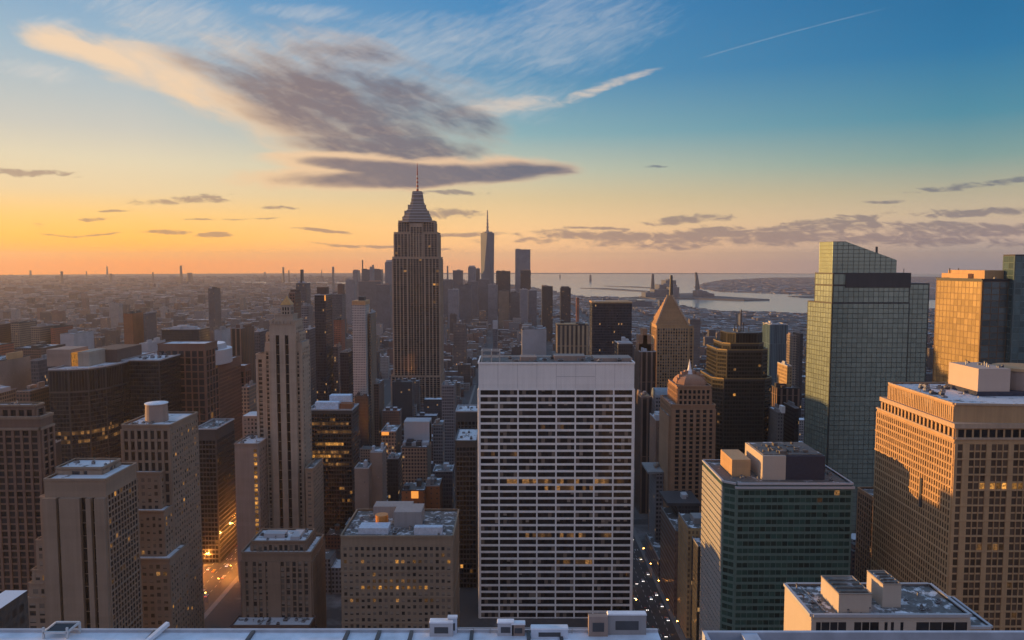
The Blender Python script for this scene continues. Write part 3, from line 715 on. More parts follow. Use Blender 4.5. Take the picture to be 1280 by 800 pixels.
# ---- brown gridded pair
Y = 800
pl, z = rect(197, 256, 431, Y, 34)
b = Bld("office_tower", "reddish brown gridded tower with a curved pale rooftop shell behind it", "skyscraper", ctr(pl))
st = dict(bay=7.2, floor=7.6, pier=1.6, span=1.3, dp=.7, ds=.45, top=6, lit=.02, key=0, sub=1)
b.tier(pl, 0, z, st); b.parapet(pl, z, 1.2)
X0 = pl[1][0] - 8; z2 = XZ(262, 459, 812)[1]; X1 = XZ(262, 459, 812)[0]
p2_ = [(X0, 812), (X1, 812), (X1, 905), (X0, 905)]; b.tier(p2_, 0, z2, st, {1: dict(bay=3.4, floor=4.2, pier=1.2, span=1.4, dp=.5, ds=.3, top=9, lit=.03, key=0)}); b.parapet(p2_, z2, 1.2)
p3_, z3 = rect(268, 306, 458, 905, 20); b.tier(p3_, 0, z3, st); b.parapet(p3_, z3, 1)
b.done(masonry("reddish_brown_stone", (.20, .115, .085)), ROOFS)
cx, cy = X1 - 18, 850; m = MB(); pr = [(cx + 26 * math.cos(t), cy + 34 * math.sin(t)) for t in [2 * math.pi * k / 28 for k in range(28)]]
m.prism(pr, z2, z2 + 16, 0, True, 1); m.prism([(cx + (x - cx) * .8, cy + (y - cy) * .8) for x, y in pr], z2 + 16, z2 + 22, 0, True, 1, .92); m.build("rooftop_shell", [LGREY, SNOW], b.root)
pl, z = rect(243, 270, 537, 640, 42)
b = Bld("glass_building", "squat black building with a pale roof rim below the reddish gridded tower", "office building", ctr(pl))
b.tier(pl, 0, z, dict(bay=2.6, floor=4, pier=.4, span=1.2, dp=.3, ds=.25, top=9, lit=.04, key=4)); b.parapet(pl, z, 1)
b.done(DKGR, ROOF, trim=LGREY); b.kit(pl[0][0], pl[1][0], 645, 680, z, 5, 3)

# ---- tan near block with roof deck
Y = 490
pl, z = rect(302, 389, 692, Y, 33)
b = Bld("office_block", "low tan block with brown window bays and grey roof deck below the slender strip tower", "office building", ctr(pl))
st = dict(bay=3.6, floor=3.9, pier=1.3, span=1.0, dp=1.0, ds=.25, top=5, lit=.03, key=1)
b.tier(pl, 0, z, dict(st, strips=[(.05, .09), (.16, .21), (.24, .29), (.34, .37), (.56, .61), (.64, .69), (.73, .78), (.81, .86), (.90, .95)]), {1: dict(st, pier=1.8)}); b.parapet(pl, z, 1.2)
pp = inset(pl, 5); b.tier(pp, z - .3, z + 6, dict(st, floor=5, top=1.5)); b.parapet(pp, z + 6, 1)
b.done(masonry("tan_brick", (.25, .175, .125)), ROOFS)
b.kit(pp[0][0], pp[1][0], Y + 7, Y + 27, z + 6, 12, 3.0); 
m = MB(); m.box(pp[0][0] + 6, pp[0][0] + 20, Y + 12, Y + 20, z + 6, z + 9); m.box(pp[1][0] - 11, pp[1][0] - 5, Y + 8, Y + 22, z + 6, z + 8.5); m.build("plant_room", pr_ if False else LGREY, b.root)
pq = [(pl[0][0] - 3, Y - 14), (pl[1][0] + 2, Y - 14), (pl[1][0] + 2, Y - .5), (pl[0][0] - 3, Y - .5)]
bb = Bld("low_building", "dark low building with roof clutter in front of the low tan block", "building", ctr(pq)); bb.tier(pq, 0, 24, st); bb.parapet(pq, 24); bb.done(DKBR, ROOFS); bb.kit(pq[0][0], pq[1][0], Y - 13, Y - 1, 24, 8, 3)

# ---- tan near block with bright roof plant
Y = 470
pl, z = rect(426, 566, 672, Y, 52)
b = Bld("office_block", "wide tan block with square windows and a crowded roof of grey and pale blue plant", "office building", ctr(pl))
st = dict(belt=4, bay=3.7, floor=4.2, pier=1.7, span=2.0, dp=.35, ds=.22, top=5, lit=.10, bright=.25, key=1, litrows={0: (2, 17, 0), 3: (4, 14, 0), 5: (5, 12, 2), 6: (3, 14, 3)})
b.tier(pl, 0, z, st); b.parapet(pl, z, 1.4)
b.done(masonry("olive_tan_stone", (.27, .205, .145)), ROOF)
x0, x1 = pl[0][0], pl[1][0]
m = MB(); m.box(x0 + 31, x0 + 49, Y + 18, Y + 36, z, z + 10.5); m.box(x0 + 14, x0 + 40, Y + 37, Y + 49, z, z + 8); m.build("lift_housing", [GREY], b.root)
m = MB(); m.box(x0 + 46, x0 + 64, Y + 3, Y + 8, z, z + 5.5); m.box(x0 + 10, x0 + 29, Y + 6, Y + 17, z, z + 4); m.build("plant_room", plain("pale_blue_cladding", (.55, .62, .72), .5), b.root)
m = MB(); m.cyl(x0 + 22, Y + 24, z, z + 7, 4.2, 4.2, 20); m.build("round_tank", plain("orange_reflection_paint", (.65, .27, .07), .4, .4), b.root)  # the tank's orange colour stands in for a reflection
b.kit(x0, x1, Y + 2, Y + 50, z, 24, 3.4, 8)

# ---- dark slot towers by the white grid tower
pl, z = rect(569, 596, 552, 590, 45)
b = Bld("glass_building", "narrow black building with a few orange lit floors hard against the white grid tower", "office building", ctr(pl))
b.tier(pl, 0, z, dict(bay=2.4, floor=4, pier=.4, span=1.2, dp=.25, ds=.25, top=4, lit=.05, bright=.5, key=4)); b.parapet(pl, z, 1)
b.done(DKGR, ROOFS); b.kit(pl[0][0], pl[1][0], 595, 630, z, 4, 3)
pl, z = rect(570, 600, 515, 660, 30)
b = Bld("office_block", "grey block with a light roof rim rising behind the narrow black building", "office building", ctr(pl))
b.tier(pl, 0, z, dict(bay=3, floor=4, pier=1, span=1.4, dp=.3, ds=.2, top=8, key=4)); b.parapet(pl, z, 1)
b.done(DKGR, ROOFS, trim=LGREY); b.kit(pl[0][0], pl[1][0], 664, 688, z, 4, 3)

# ---- right: green banded tower
ax = lambda px, Y_: (XZ(px, 605, Y_)[0], Y_)
z = XZ(921, 606, 430)[1]
x1 = ax(921, 430)[0]; xm = x1 - 6.5; ym = xm / ((905 - 640) / F) * .985; yf_ = xm / ((879 - 640) / F) * .985; xr = ax(1066, 430)[0]
poly = [(x1, 430), (xr, 430), (xr, yf_), (xm, yf_), (xm, ym)]
b = Bld("glass_tower", "green banded glass tower with a golden sunlit flank and a cream and navy penthouse", "skyscraper", ctr(poly))
st = dict(bay=3.3, floor=4.25, pier=.25, span=1.5, dp=.12, ds=.3, top=2.5, lit=.03, bright=.1, key=0, curtain=True, tilt=.05)
b.tier(poly, 0, z, st, {4: dict(st, pier=.2, lit=0), 3: None})
fl = MB(); nf = 34
for q in range(nf): fl.obox((xm, (ym + yf_) / 2, (z - 2) * (q + .5) / nf), (0, -1), (-1, 0), yf_ - ym, (z - 2) / nf * .80, .35)
for q in range(1, 12): fl.obox((xm, ym + (yf_ - ym) * q / 12, z / 2 - 1), (0, -1), (-1, 0), .25, z - 3, .42)
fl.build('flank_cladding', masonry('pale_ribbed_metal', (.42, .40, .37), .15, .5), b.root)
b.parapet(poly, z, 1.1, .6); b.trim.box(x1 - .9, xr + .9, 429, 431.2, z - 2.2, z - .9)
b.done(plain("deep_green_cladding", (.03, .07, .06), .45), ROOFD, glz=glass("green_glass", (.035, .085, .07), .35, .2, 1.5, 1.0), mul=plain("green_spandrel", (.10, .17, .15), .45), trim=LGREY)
X_ = lambda px, py, Y_: XZ(px, py, Y_)[0]
xa, xb, xc = X_(953, 592, 440), X_(982, 592, 440), X_(1031, 592, 440); zt = XZ(953, 570, 440)[1]
b.box("penthouse", masonry("cream_render", (.52, .44, .36), .12), xa, xb, 440, 474, z, zt); b.box("penthouse", NAVY, xb, xc, 440.1, 474, z, zt - .1)
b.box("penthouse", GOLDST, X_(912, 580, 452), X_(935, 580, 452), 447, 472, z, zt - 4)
m = MB(); m.box(xa + 1, xc - 1, 442, 473, zt, zt + .5)
for k in range(26):
    q = b.rng.uniform(xa + 1.5, xc - 5); e = b.rng.uniform(443, 468); m.box(q, q + b.rng.uniform(.6, 4), e, e + b.rng.uniform(.5, 4), zt + .5, zt + b.rng.uniform(.8, 2.2))
m.build("penthouse_deck", [ROOFD], b.root)
b.kit(X_(905, 580, 452), xa - 1, 436, 476, z, 10, 2.6); b.kit(xc, xr - 1, 434, 476, z, 4, 2.4)

# ---- right: white roofed slab near the terrace
Y = 250
pl, z = rect(1014, 1213, 771, Y, 25)
b = Bld("office_block", "cream office roof with a white rim and two sunlit plant boxes, nearest beside the terrace", "office building", ctr(pl))
st = dict(strips=[(.03, .06), (.065, .115), (.12, .165), (.17, .22), (.27, .315), (.32, .365), (.37, .425), (.46, .48), (.50, .52), (.56, .58), (.66, .74), (.745, .82), (.825, .90), (.905, .98)], bay=3, floor=9, pier=.5, span=1.0, dp=.25, ds=.2, top=1.3, lit=0, key=0)
b.tier(pl, 0, z, st, {3: None}); b.parapet(pl, z, 1.0, .6)
lowp = [(pl[1][0], Y + 1), (pl[1][0] + 8, Y + 1), (pl[1][0] + 8, Y + 24), (pl[1][0], Y + 24)]; b.tier(lowp, 0, z - 4.5, dict(st)); b.parapet(lowp, z - 4.5, .8)
b.done(masonry("cream_render", (.52, .44, .36), .12), roofmat("patchy_roof", (.14, .135, .13), .32, .3), trim=LGREY)
crm = masonry("cream_render", (.52, .44, .36), .12)
def plant(xa, xb, ya, yb, zh, nm):
    o = b.box(nm, crm, xa, xb, ya, yb, z, z + zh)
    m = MB(); m.box(xa + .5, xb - .5, ya + .5, yb - .5, z + zh, z + zh + .25)
    for k in range(4):
        yy = ya + 1 + (yb - ya - 2) * k / 4; m.box(xa + .8, xb - .8, yy, yy + .3, z + zh + .25, z + zh + .8)
    m.build("roof_louvre", [ROOFD], o)
    m = MB()
    for q in ((xa, ya), (xa, yb - .3), (xb - .3, ya), (xb - .3, yb - .3)): pass
    m.box(xa - .1, xb + .1, ya - .1, ya + .25, z + zh, z + zh + .45); m.box(xa - .1, xb + .1, yb - .25, yb + .1, z + zh, z + zh + .45); m.box(xa - .1, xa + .25, ya + .25, yb - .25, z + zh, z + zh + .45); m.box(xb - .25, xb + .1, ya + .25, yb - .25, z + zh, z + zh + .45)
    m.build("plant_rim", [TANP], o)
k = pl[0][0]
plant(X_(1048, 766, Y + 2), X_(1089, 766, Y + 2), Y + 2, Y + 17, 6.8, "plant_box"); plant(X_(1103, 755, Y + 7), X_(1126, 755, Y + 7), Y + 7, Y + 19, 8, "plant_box")
m = MB(); 
for q in range(7): m.bar((X_(1093, 760, Y + 1) + q * .35, Y + 2, z + .8), (X_(1093, 760, Y + 1) + q * .35, Y + 17, z + 1.0), .09)
m.bar((k + 24, Y + 3, z + .5), (k + 24, Y + 20, z + .5), .25); m.bar((k + 6, Y + 3, z + .5), (k + 5, Y + 23, z + .5), .18)
m.build("roof_pipes", METAL, b.root)
b.kit(k + 1, k + 8.5, Y + 2, Y + 23, z, 6, 1.6, 3); b.kit(X_(1130, 755, Y), pl[1][0] - 1, Y + 3, Y + 23, z, 8, 1.7, 4); b.kit(k + 9, k + 23, Y + .8, Y + 3.2, z, 5, 1.1, 2)
m = MB(); rg = random.Random(3)
for q in range(9):
    xx = rg.uniform(k + 2, pl[1][0] - 8); yy = rg.choice((Y + 1.0, Y + 20)) if k + 8 < xx < k + 30 else rg.uniform(Y + 2, Y + 18); m.prism([(xx, yy), (xx + 4, yy + .2), (xx + 5, yy + 1.5), (xx + 3.4, yy + 3), (xx + .5, yy + 2.6)], z, z + .2, scale=.93)
m.build("snow_patch", SNOW, b.root)

# ---- right: sunlit masonry tower
Y = 380
xn = (1208 - 640) / F * Y * .988; z = XZ(1208, 530, Y)[1]; yfar = 462
poly = [(xn, Y), (xn + 75, Y), (xn + 75, yfar), (xn, yfar)]
b = Bld("office_tower", "orange sunlit stone tower with close rows of windows, stepped top and a plain box penthouse", "skyscraper", ctr(poly))
sl = dict(belt=3, bay=2.3, floor=3.9, pier=.9, span=1.2, dp=.35, ds=.2, top=9.5, lit=.0, key=5)
sf = dict(belt=2, strips=[(.02, .055), (.10, .135), (.14, .175), (.18, .215), (.25, .285), (.29, .325), (.33, .365), (.40, .435), (.44, .475), (.48, .515), (.55, .6), (.61, .65), (.68, .72), (.73, .77), (.8, .85), (.86, .9)], bay=3, floor=4.0, pier=1, span=.8, dp=.7, ds=.3, top=4, lit=.05, bright=.2, key=5, litrows={5: (3, 8, 3), 13: (3, 6, 2)})
b.tier(poly, 0, z - 8, dict(sl, top=1.5), {0: dict(sf, top=2)}); b.parapet(poly, z - 8, 1.0)
pq = [(xn + .8, Y + .8), (xn + 74, Y + .8), (xn + 74, yfar - 5), (xn + .8, yfar - 5)]
b.tier(pq, z - 8, z - 2.2, dict(sl, floor=5, pier=1.6, bay=4, span=.6, top=.5, dp=.8, key=4), {0: dict(sl, floor=5, bay=4, span=.6, top=.5, key=4)}, roof=False)
b.trim.box(xn - .6, xn + 75, Y - .6, yfar - 4, z - 2.2, z + .2)
pr2 = [(xn + 1.5, Y + 4), (xn + 30, Y + 1.2), (xn + 74, Y + 1.2), (xn + 74, yfar - 10), (xn + 1.5, yfar - 10)]
b.tier(pr2, z + .2, z + 9, dict(bay=1.8, floor=8, pier=.9, span=.6, dp=.3, ds=.1, top=1, key=1, lit=0), {0: None, 1: None, 2: None, 4: dict(bay=1.8, floor=8, pier=1.1, span=.6, dp=.3, ds=.1, top=1, key=1, lit=0)}); b.parapet(pr2, z + 9, 1.0)
pe = (X_(1222, 490, Y + 30), X_(1262, 490, Y + 30)); zz = XZ(1222, 461, Y + 30)[1]
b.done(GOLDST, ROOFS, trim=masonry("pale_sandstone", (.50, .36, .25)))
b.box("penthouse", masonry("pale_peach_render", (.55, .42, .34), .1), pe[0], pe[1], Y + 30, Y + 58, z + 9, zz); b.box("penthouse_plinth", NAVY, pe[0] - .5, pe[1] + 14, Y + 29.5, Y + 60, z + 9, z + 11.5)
m = MB(); m.cyl(pe[1] + 16, Y + 44, z + 9, zz - 2, 14, 14, 32); m.cyl(pe[1] + 16, Y + 44, zz - 2, zz - .5, 15, 15, 32, 1); m.build("roof_drum", [PINK, GOLDST], b.root)
b.kit(xn + 3, pe[0] - 1, Y + 20, Y + 66, z + 9, 16, 3.0, 6); b.kit(pe[0], pe[1], Y + 31, Y + 57, zz, 5, 2.2)
m = MB(); m.box(xn - 1.0, xn - .35, Y + 27, Y + 29, z - 52, z - 36); m.build("window_cleaning_cradle", DARK, b.root)
# small brown block between
pl, z = rect(1096, 1120, 626, 470, 26)
b = Bld("office_block", "narrow brown block half hidden between the green glass tower and the orange stone tower", "office building", ctr(pl)); b.tier(pl, 0, z, dict(bay=3, floor=3.8, pier=1.2, span=1.2, dp=.4, ds=.2, key=0)); b.parapet(pl, z); b.done(TERRA, ROOF)

# ---- right: tall faceted glass tower with the slanted top
Y = 640
def fx(px, py, Y_): return XZ(px, py, Y_)[0]
b = Bld("glass_tower", "tall pale green glass tower with a slanted crystal top and a golden sunlit flank", "skyscraper", (340, 690, 0))
gg = glass("pale_green_glass", (.40, .50, .43), .62, .25, 1.5, .16); gm = plain("silver_green_mullion", (.07, .085, .08), .4, .4)
st = dict(bay=4.2, floor=4.2, pier=.35, span=.5, dp=.12, ds=.12, top=1, lit=0, bright=0, key=0, curtain=True, tilt=.03)
sl = dict(st, bay=3.6, litrows={}, lit=0, tilt=.03)
xn = fx(1040, 378, Y); z0 = XZ(1040, 378, Y)[1]; z1 = XZ(1041, 341, Y)[1]; z2 = XZ(1041, 302, Y)[1]
xr = fx(1138, 360, Y); TF = math.tan(R(12))
def far_(px, c=.985): k = (px - 640) / F / c; d = (xn - k * Y) / (k + TF); return (xn - TF * d, Y + d)
fA, fB, fC = far_(1004.5), far_(1012.5), far_(1017); yA, yB, yC = fA[1], fB[1], fC[1]
b.tier([(xn, Y), (xr, Y), (xr, yA), fA], 0, z0, st, {3: sl})
b.tier([(xn + .2, Y + .2), (xr - .2, Y + .2), (xr - .2, yB), fB], z0, z1 - 10, st, {3: sl}, roof=False)
b.tier([(xn + .2, Y + .2), (xr - .2, Y + .2), (xr - .2, yB), fB], z1 - 10, z1, dict(st, key=2 if False else 0, floor=10), {3: sl})
m = MB(); m.box(fx(1057, 341, Y), xr, Y - .5, Y + .15, z1 - 12.5, z1, bottom=True); m.build("louvre_band", DKGR, b.root)
x_r = fx(1162, 354, Y + 14); zr = XZ(1162, 354, Y + 14)[1]
b.tier([(xr, Y + 14), (x_r, Y + 14), (x_r, yA), (xr, yA)], 0, zr, st)
# the slanted crystal
xs = fx(1121, 324, Y + 3); xk = fx(1058, 303, Y + 3); zs = XZ(1121, 325, Y + 3)[1]
b.wall.v; m = MB()
A_ = [(xn + .6, Y + 3), (xs, Y + 3), (xs, yC), fC]
i = len(m.v); m.v += [(x, y, z1) for x, y in A_] + [(xn + .6, Y + 3, z2), (xk, Y + 3, z2), (xs, Y + 3, zs), (xs, yC, zs), (xk, yC, z2), (fC[0], fC[1], z2)]
for f in ((0, 1, 6, 5, 4), (1, 2, 7, 6), (3, 0, 4, 9), (2, 3, 9, 8, 7), (4, 5, 8, 9), (5, 6, 7, 8)): m.f.append(tuple(i + q for q in f)); m.m.append(0)
m.build("crystal_top", gg, b.root)
for q in range(1, 12):
    xx = xn + (xs - xn) * q / 12; zt = z2 if xx < xk else z2 + (zs - z2) * (xx - xk) / (xs - xk)
    b.mul.box(xx - .15, xx + .15, Y + 2.88, Y + 3.02, z1, zt, bottom=False)
for q in range(1, 9):
    zz = z1 + (z2 - z1) * q / 8; xe = xs if zz < zs else xk + (xs - xk) * (z2 - zz) / (z2 - zs)
    b.mul.box(xn + .6, xe, Y + 2.86, Y + 3.0, zz - .2, zz + .2, bottom=False); b.mul.bar((xn + .55, Y + 3, zz), (fC[0] - .05, fC[1], zz), .15)
for q in range(1, 12): b.mul.bar((xn + .55 + (fC[0] - xn - .6) * q / 12, Y + 3 + (yC - Y - 3) * q / 12, z1), (xn + .55 + (fC[0] - xn - .6) * q / 12, Y + 3 + (yC - Y - 3) * q / 12, z2), .12)
b.done(DKGR, ROOF, glz=gg, mul=gm)
m = MB(); m.bar((xr - 4, Y + 4, z1), (xr - 4, Y + 4, z1 + 3.5), .2); m.bar((fx(1102, 318, Y), Y + 9, z2 - 12), (fx(1102, 318, Y), Y + 9, z2 - 4), .7); m.build("roof_mast", DARK, b.root)

# ---- right: golden glass block and the teal tower at the frame's edge
Y = 472
xn = fx(1228, 352, Y); z = XZ(1228, 350, Y)[1]; xr = fx(1272, 349, Y); TF = math.tan(R(10)); k_ = (1162 - 640) / F / .985; d_ = (xn - k_ * Y) / (k_ + TF); yf_ = Y + d_
b = Bld("glass_tower", "flat topped glass block whose wide flank burns gold below tan roof plant", "skyscraper", (300, 500, 0))
st = dict(bay=3.2, floor=4.0, pier=.3, span=.5, dp=.12, ds=.12, top=1, lit=.01, bright=0, key=0, curtain=True, tilt=.015)
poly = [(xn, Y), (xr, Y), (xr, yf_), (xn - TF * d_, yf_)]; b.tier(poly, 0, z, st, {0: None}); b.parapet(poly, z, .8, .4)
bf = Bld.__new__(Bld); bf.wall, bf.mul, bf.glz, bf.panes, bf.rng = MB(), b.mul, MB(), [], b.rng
bf.facade(poly[0], poly[1], 0, z, dict(st, bay=4.5, pier=.4)); bf.glz.build("glazing", [glass("shaded_front_glass", (.11, .15, .16), .35, .2, 1.5, .5), LITD, LITO], b.root)  # front's shade is put into a darker teal glass colour
b.done(DKGR, ROOFD, glz=glass("sunlit_gold_glass", (.52, .38, .19), .55, .25, 1.5, .26), mul=plain("bronze_mullion", (.16, .11, .07), .4, .5))  # the flank's sunlit gold is put into this glass colour
for nm, a, c_, yt, Y_, D in (("plant_room", 1210, 1231, 342, 490, 30), ("plant_room", 1231, 1272, 338, 478, 40)):
    pp, zz = rect(a, c_, yt, Y_, D); b.box(nm, GOLDST, pp[0][0], pp[1][0], Y_, Y_ + D, z, zz)
m = MB(); 
for px in (1187, 1198): x_ = fx(px, 340, 515); m.bar((x_, 515, z), (x_, 515, z + 7), .25)
m.build("roof_mast", DARK, b.root)
b.kit(xn + 3, xr - 3, Y + 3, Y + 14, z, 5, 2.6)
Y = 468
xn = fx(1269, 320, Y); z = XZ(1269, 318, Y)[1]; yf_ = xn / ((1252 - 640) / F)
b = Bld("glass_tower", "teal glass tower rising beside the golden glass block, cut off by the view's edge", "skyscraper", (330, 490, 0))
b.tier([(xn, Y), (xn + 40, Y), (xn + 40, yf_), (xn, yf_)], 0, z, dict(st, bay=4)); b.done(DKGR, ROOFD, glz=glass("teal_glass", (.12, .20, .22), .6, .2, 1.5, .4), mul=plain("teal_mullion", (.10, .15, .16), .4, .3), trim=TANP)

# ---- middle right: domed art deco tower
Y = 620
pl, z = rect(839, 894, 507, Y, 44)
b = Bld("art_deco_tower", "brown art deco tower with an arched dome and a small white pointed finial", "skyscraper", ctr(pl))
st = dict(strips=[(.10, .19), (.27, .35), (.42, .5), (.57, .65), (.72, .8), (.87, .94)], bay=4, floor=3.7, pier=1, span=1.2, dp=.9, ds=.3, top=3, lit=.015, key=0)
b.tier(pl, 0, z, st, {3: dict(bay=4, floor=3.7, pier=1.8, span=1.5, dp=.5, ds=.3, key=1)}); b.parapet(pl, z, 1)
pq, zq = rect(847, 889, 484, Y + 4, 36); b.tier(pq, z - .5, zq, dict(bay=4, floor=5, pier=1.5, span=1.6, dp=.8, ds=.5, top=1.6, key=0, lit=0)); b.parapet(pq, zq, 1.2)
pw_, zw = rect(836, 842, 520, Y + 2, 40); b.tier(pw_, 0, zw, None)
b.done(TERRA, ROOF)
m = MB(); cx = (pq[0][0] + pq[1][0]) / 2; cy = Y + 22; hw = (pq[1][0] - pq[0][0]) / 2 * .86; zt = XZ(868, 467, cy)[1]
for k in range(9):
    t0, t1 = k / 9, (k + 1) / 9; r0, r1 = hw * math.cos(t0 * 1.40), hw * math.cos(t1 * 1.40)
    za, zb = zq + (zt - zq) * math.sin(t0 * math.pi / 2), zq + (zt - zq) * math.sin(t1 * math.pi / 2)
    q8 = [(cx + r0 * x, cy + r0 * y) for x, y in ((-1, -.7), (-.6, -1), (.6, -1), (1, -.7), (1, .9), (-1, .9))]; m.prism(q8, za, zb, 0, True, None, r1 / r0)
    if k % 2 == 0: m.box(cx - r0 - .6, cx - r0 + 2, cy - r0 * .6, cy - r0 * .6 + 5, za - 1, za + 3); m.box(cx + r0 - 2, cx + r0 + .6, cy - r0 * .6, cy - r0 * .6 + 5, za - 1, za + 3)
m.build("dome", masonry("terracotta_dome", (.36, .20, .13)), b.root)
m = MB(); m.cyl(cx, cy, zt - 1, zt + 4, 3.6, 1.6, 8); m.cyl(cx, cy, zt + 4, zt + 12.5, 1.6, .1, 8); m.build("finial", plain("white_metal", (.75, .75, .78), .4), b.root)

# ---- middle right: dark stepped tower with gold facets
Y = 720
b = Bld("glass_tower", "black stepped tower with gilded side facets and a flat box top under thin aerials", "skyscraper", (fx(930, 470, Y), Y + 25, 0))
st = dict(bay=2.6, floor=3.9, pier=.3, span=1.4, dp=.2, ds=.28, top=1.5, lit=.05, bright=.15, key=4, curtain=True)
def oct_(xa, xb, yt, ya, D, c=.16):
    X0, z_ = XZ(xa, yt, ya); X1 = XZ(xb, yt, ya)[0]; w = (X1 - X0) * c
    return [(X0 + w, ya), (X1 - w, ya), (X1, ya + w), (X1, ya + D - w), (X1 - w, ya + D), (X0 + w, ya + D), (X0, ya + D - w), (X0, ya + w)], z_
for xa, xb, yt, ya, D, zb in ((893, 968, 474, Y, 62, 0), (899, 963, 438, Y + 4, 54, None), (905, 957, 430, Y + 9, 44, None)):
    pp, zz = oct_(xa, xb, yt, ya, D); b.tier(pp, 0 if zb == 0 else zprev - .5, zz, st); b.parapet(pp, zz, 1.1, .4); zprev = zz
pp, zz = oct_(911, 956, 416, Y + 12, 36, .2); b.tier(pp, zprev - .5, zz, dict(st, floor=11, top=.5, lit=0))
b.done(DKGR, ROOFD, glz=glass("black_gold_glass", (.035, .035, .03), .35, .22, 1.5, .8), mul=plain("bronze_black", (.06, .055, .045), .4, .4), trim=plain("gilded_trim", (.35, .25, .12), .4, .5))
m = MB()
for px, h in ((918, 6), (922, 10), (926, 22), (929, 9), (936, 5)): x_ = fx(px, 416, Y + 25); m.bar((x_, Y + 25, zz), (x_, Y + 25, zz + h), .35)
m.build("roof_aerial", DARK, b.root); b.kit(pp[0][0], pp[1][0], Y + 18, Y + 40, zz, 6, 3)

# ---- middle right: golden tower with pyramid and needle
Y = 950
pl, z = rect(821, 861, 407, Y, 46)
b = Bld("office_tower", "golden brown stone tower with a steep pyramid roof running up into a dark needle", "skyscraper", ctr(pl))
st = dict(bay=3.2, floor=3.8, pier=1.1, span=1.0, dp=.6, ds=.25, top=3, lit=.01, key=1)
b.tier(pl, 0, z, st); b.parapet(pl, z, 1); pq, zq = rect(858, 867, 407, Y + 12, 34); b.tier(pq, 0, zq, st); pz, zz = rect(818, 824, 420, Y + 8, 36); b.tier(pz, 0, zz, None)
b.done(GOLDST, ROOFD)
cx, cy = ctr(pl)[:2]; m = MB(); zt = XZ(842, 369, cy)[1]; w = (pl[1][0] - pl[0][0]) / 2
ring = lambda k: [(cx - w * k, cy - w * k), (cx + w * k, cy - w * k), (cx + w * k, cy + w * k), (cx - w * k, cy + w * k)]
for q in range(8): m.prism(ring(1 - q / 8 * .9), z + (zt - z) * q / 8, z + (zt - z) * (q + 1) / 8, scale=(1 - (q + 1) / 8 * .9 + .035) / (1 - q / 8 * .9))
m.build("pyramid_roof", masonry("copper_brown_tiles", (.36, .205, .10)), b.root)
m = MB()
for q in range(14):
    zz = z + (zt - z) * q / 14; k = 1 - q / 14 * .9
    for sx in (-1, 1): m.box(cx + sx * w * k - 1, cx + sx * w * k + 1, cy - w * k - .8, cy - w * k + 1.2, zz, zz + 3.2)
m.build("roof_crocket", masonry("pale_sandstone", (.50, .36, .25)), b.root)
m = MB(); m.cyl(cx + 2, cy, zt - 2, XZ(842, 344, cy)[1], 2.6, 1.7, 8); m.build("needle", DKGR, b.root)

# ================================================================== THE MIDDLE DISTANCE: one line per building
def simple(label, x0, x1, yt, Y, D, mat, name="office_block", cat="office building", extra=(), roofobj=True, group=None, zb=0):
    pl, z = rect(x0, x1, yt, Y, D)
    (xa, _), (xb, _), _, _ = pl                      # the picture's edges include the receding side
    if x1 < 630: xb = max(xa + (XZ(x1, yt, Y)[0] - xa) * .45, XZ(x1, yt, Y)[0] * (Y + D) / Y)
    if x0 > 650: xa = min(xb - (xb - xa) * .45, xa * (Y + D) / Y)
    pl = [(xa, Y), (xb, Y), (xb, Y + D), (xa, Y + D)]
    r = thing(name, label, cat, ctr(pl), group)
    m = MB(); m.prism(pl, zb, z); 
    m.build("wall", mat, r); FOOT.append((pl[0][0], pl[1][0], Y, Y + D))
    rg = random.Random(label); m = MB(); w = pl[1][0] - pl[0][0]
    if roofobj:
        for q in range(rg.randint(2, 5)):
            a = rg.uniform(.02, .7) * w; c = rg.uniform(.1, .28) * w; e = rg.uniform(.1, .6) * D
            m.box(pl[0][0] + a, pl[0][0] + a + c, Y + e, Y + e + D * .25, z, z + rg.uniform(1.5, 5.5), bottom=False)
        m.box(pl[0][0], pl[1][0], Y, Y + .5, z, z + 1.0, bottom=False); m.box(pl[0][0], pl[0][0] + .5, Y + .5, Y + D, z, z + 1, bottom=False); m.box(pl[1][0] - .5, pl[1][0], Y + .5, Y + D, z, z + 1, bottom=False)
        m.build("roof_works", rg.choice((GREY, LGREY, PINK, DKGR)), r)
    for e in extra:
        nm, ea, eb, et, em = e[:5]; eY = e[5] if len(e) > 5 else Y + D * .25
        X0, zz = XZ(ea, et, eY); X1 = XZ(eb, et, eY)[0]; X0 = max(X0, pl[0][0] - .35) if nm != 'cornice' else X0; X1 = min(X1, pl[1][0] + .35) if nm != 'cornice' else X1; X0 = min(X0, X1 - 1.5); m = MB(); m.box(X0, X1, eY, eY + (e[6] if len(e) > 6 else D * .5), z, zz, bottom=False); m.build(nm, em, r)
    return r, pl, z
FM = facademat
f_tan = FM("facade_tan", (.28, .22, .17), (.035, .033, .033)); f_brown = FM("facade_brown", (.19, .125, .10), (.025, .022, .022), 3.0, 3.7); f_grey = FM("facade_grey", (.23, .225, .24), (.04, .042, .05), 2.8, 3.8, .3, .45)
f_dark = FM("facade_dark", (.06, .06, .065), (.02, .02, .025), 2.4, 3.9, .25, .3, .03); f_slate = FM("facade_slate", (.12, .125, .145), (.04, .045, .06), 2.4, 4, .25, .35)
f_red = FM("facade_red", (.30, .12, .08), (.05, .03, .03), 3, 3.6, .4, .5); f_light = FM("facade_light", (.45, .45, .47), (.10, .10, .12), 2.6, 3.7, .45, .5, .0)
f_stripe = FM("facade_tan_stripes", (.38, .29, .19), (.05, .045, .045), 5.2, 40, .5, .02, 0); f_bstripe = FM("facade_brown_stripes", (.25, .165, .125), (.03, .025, .025), 6, 60, .35, .01, .0)
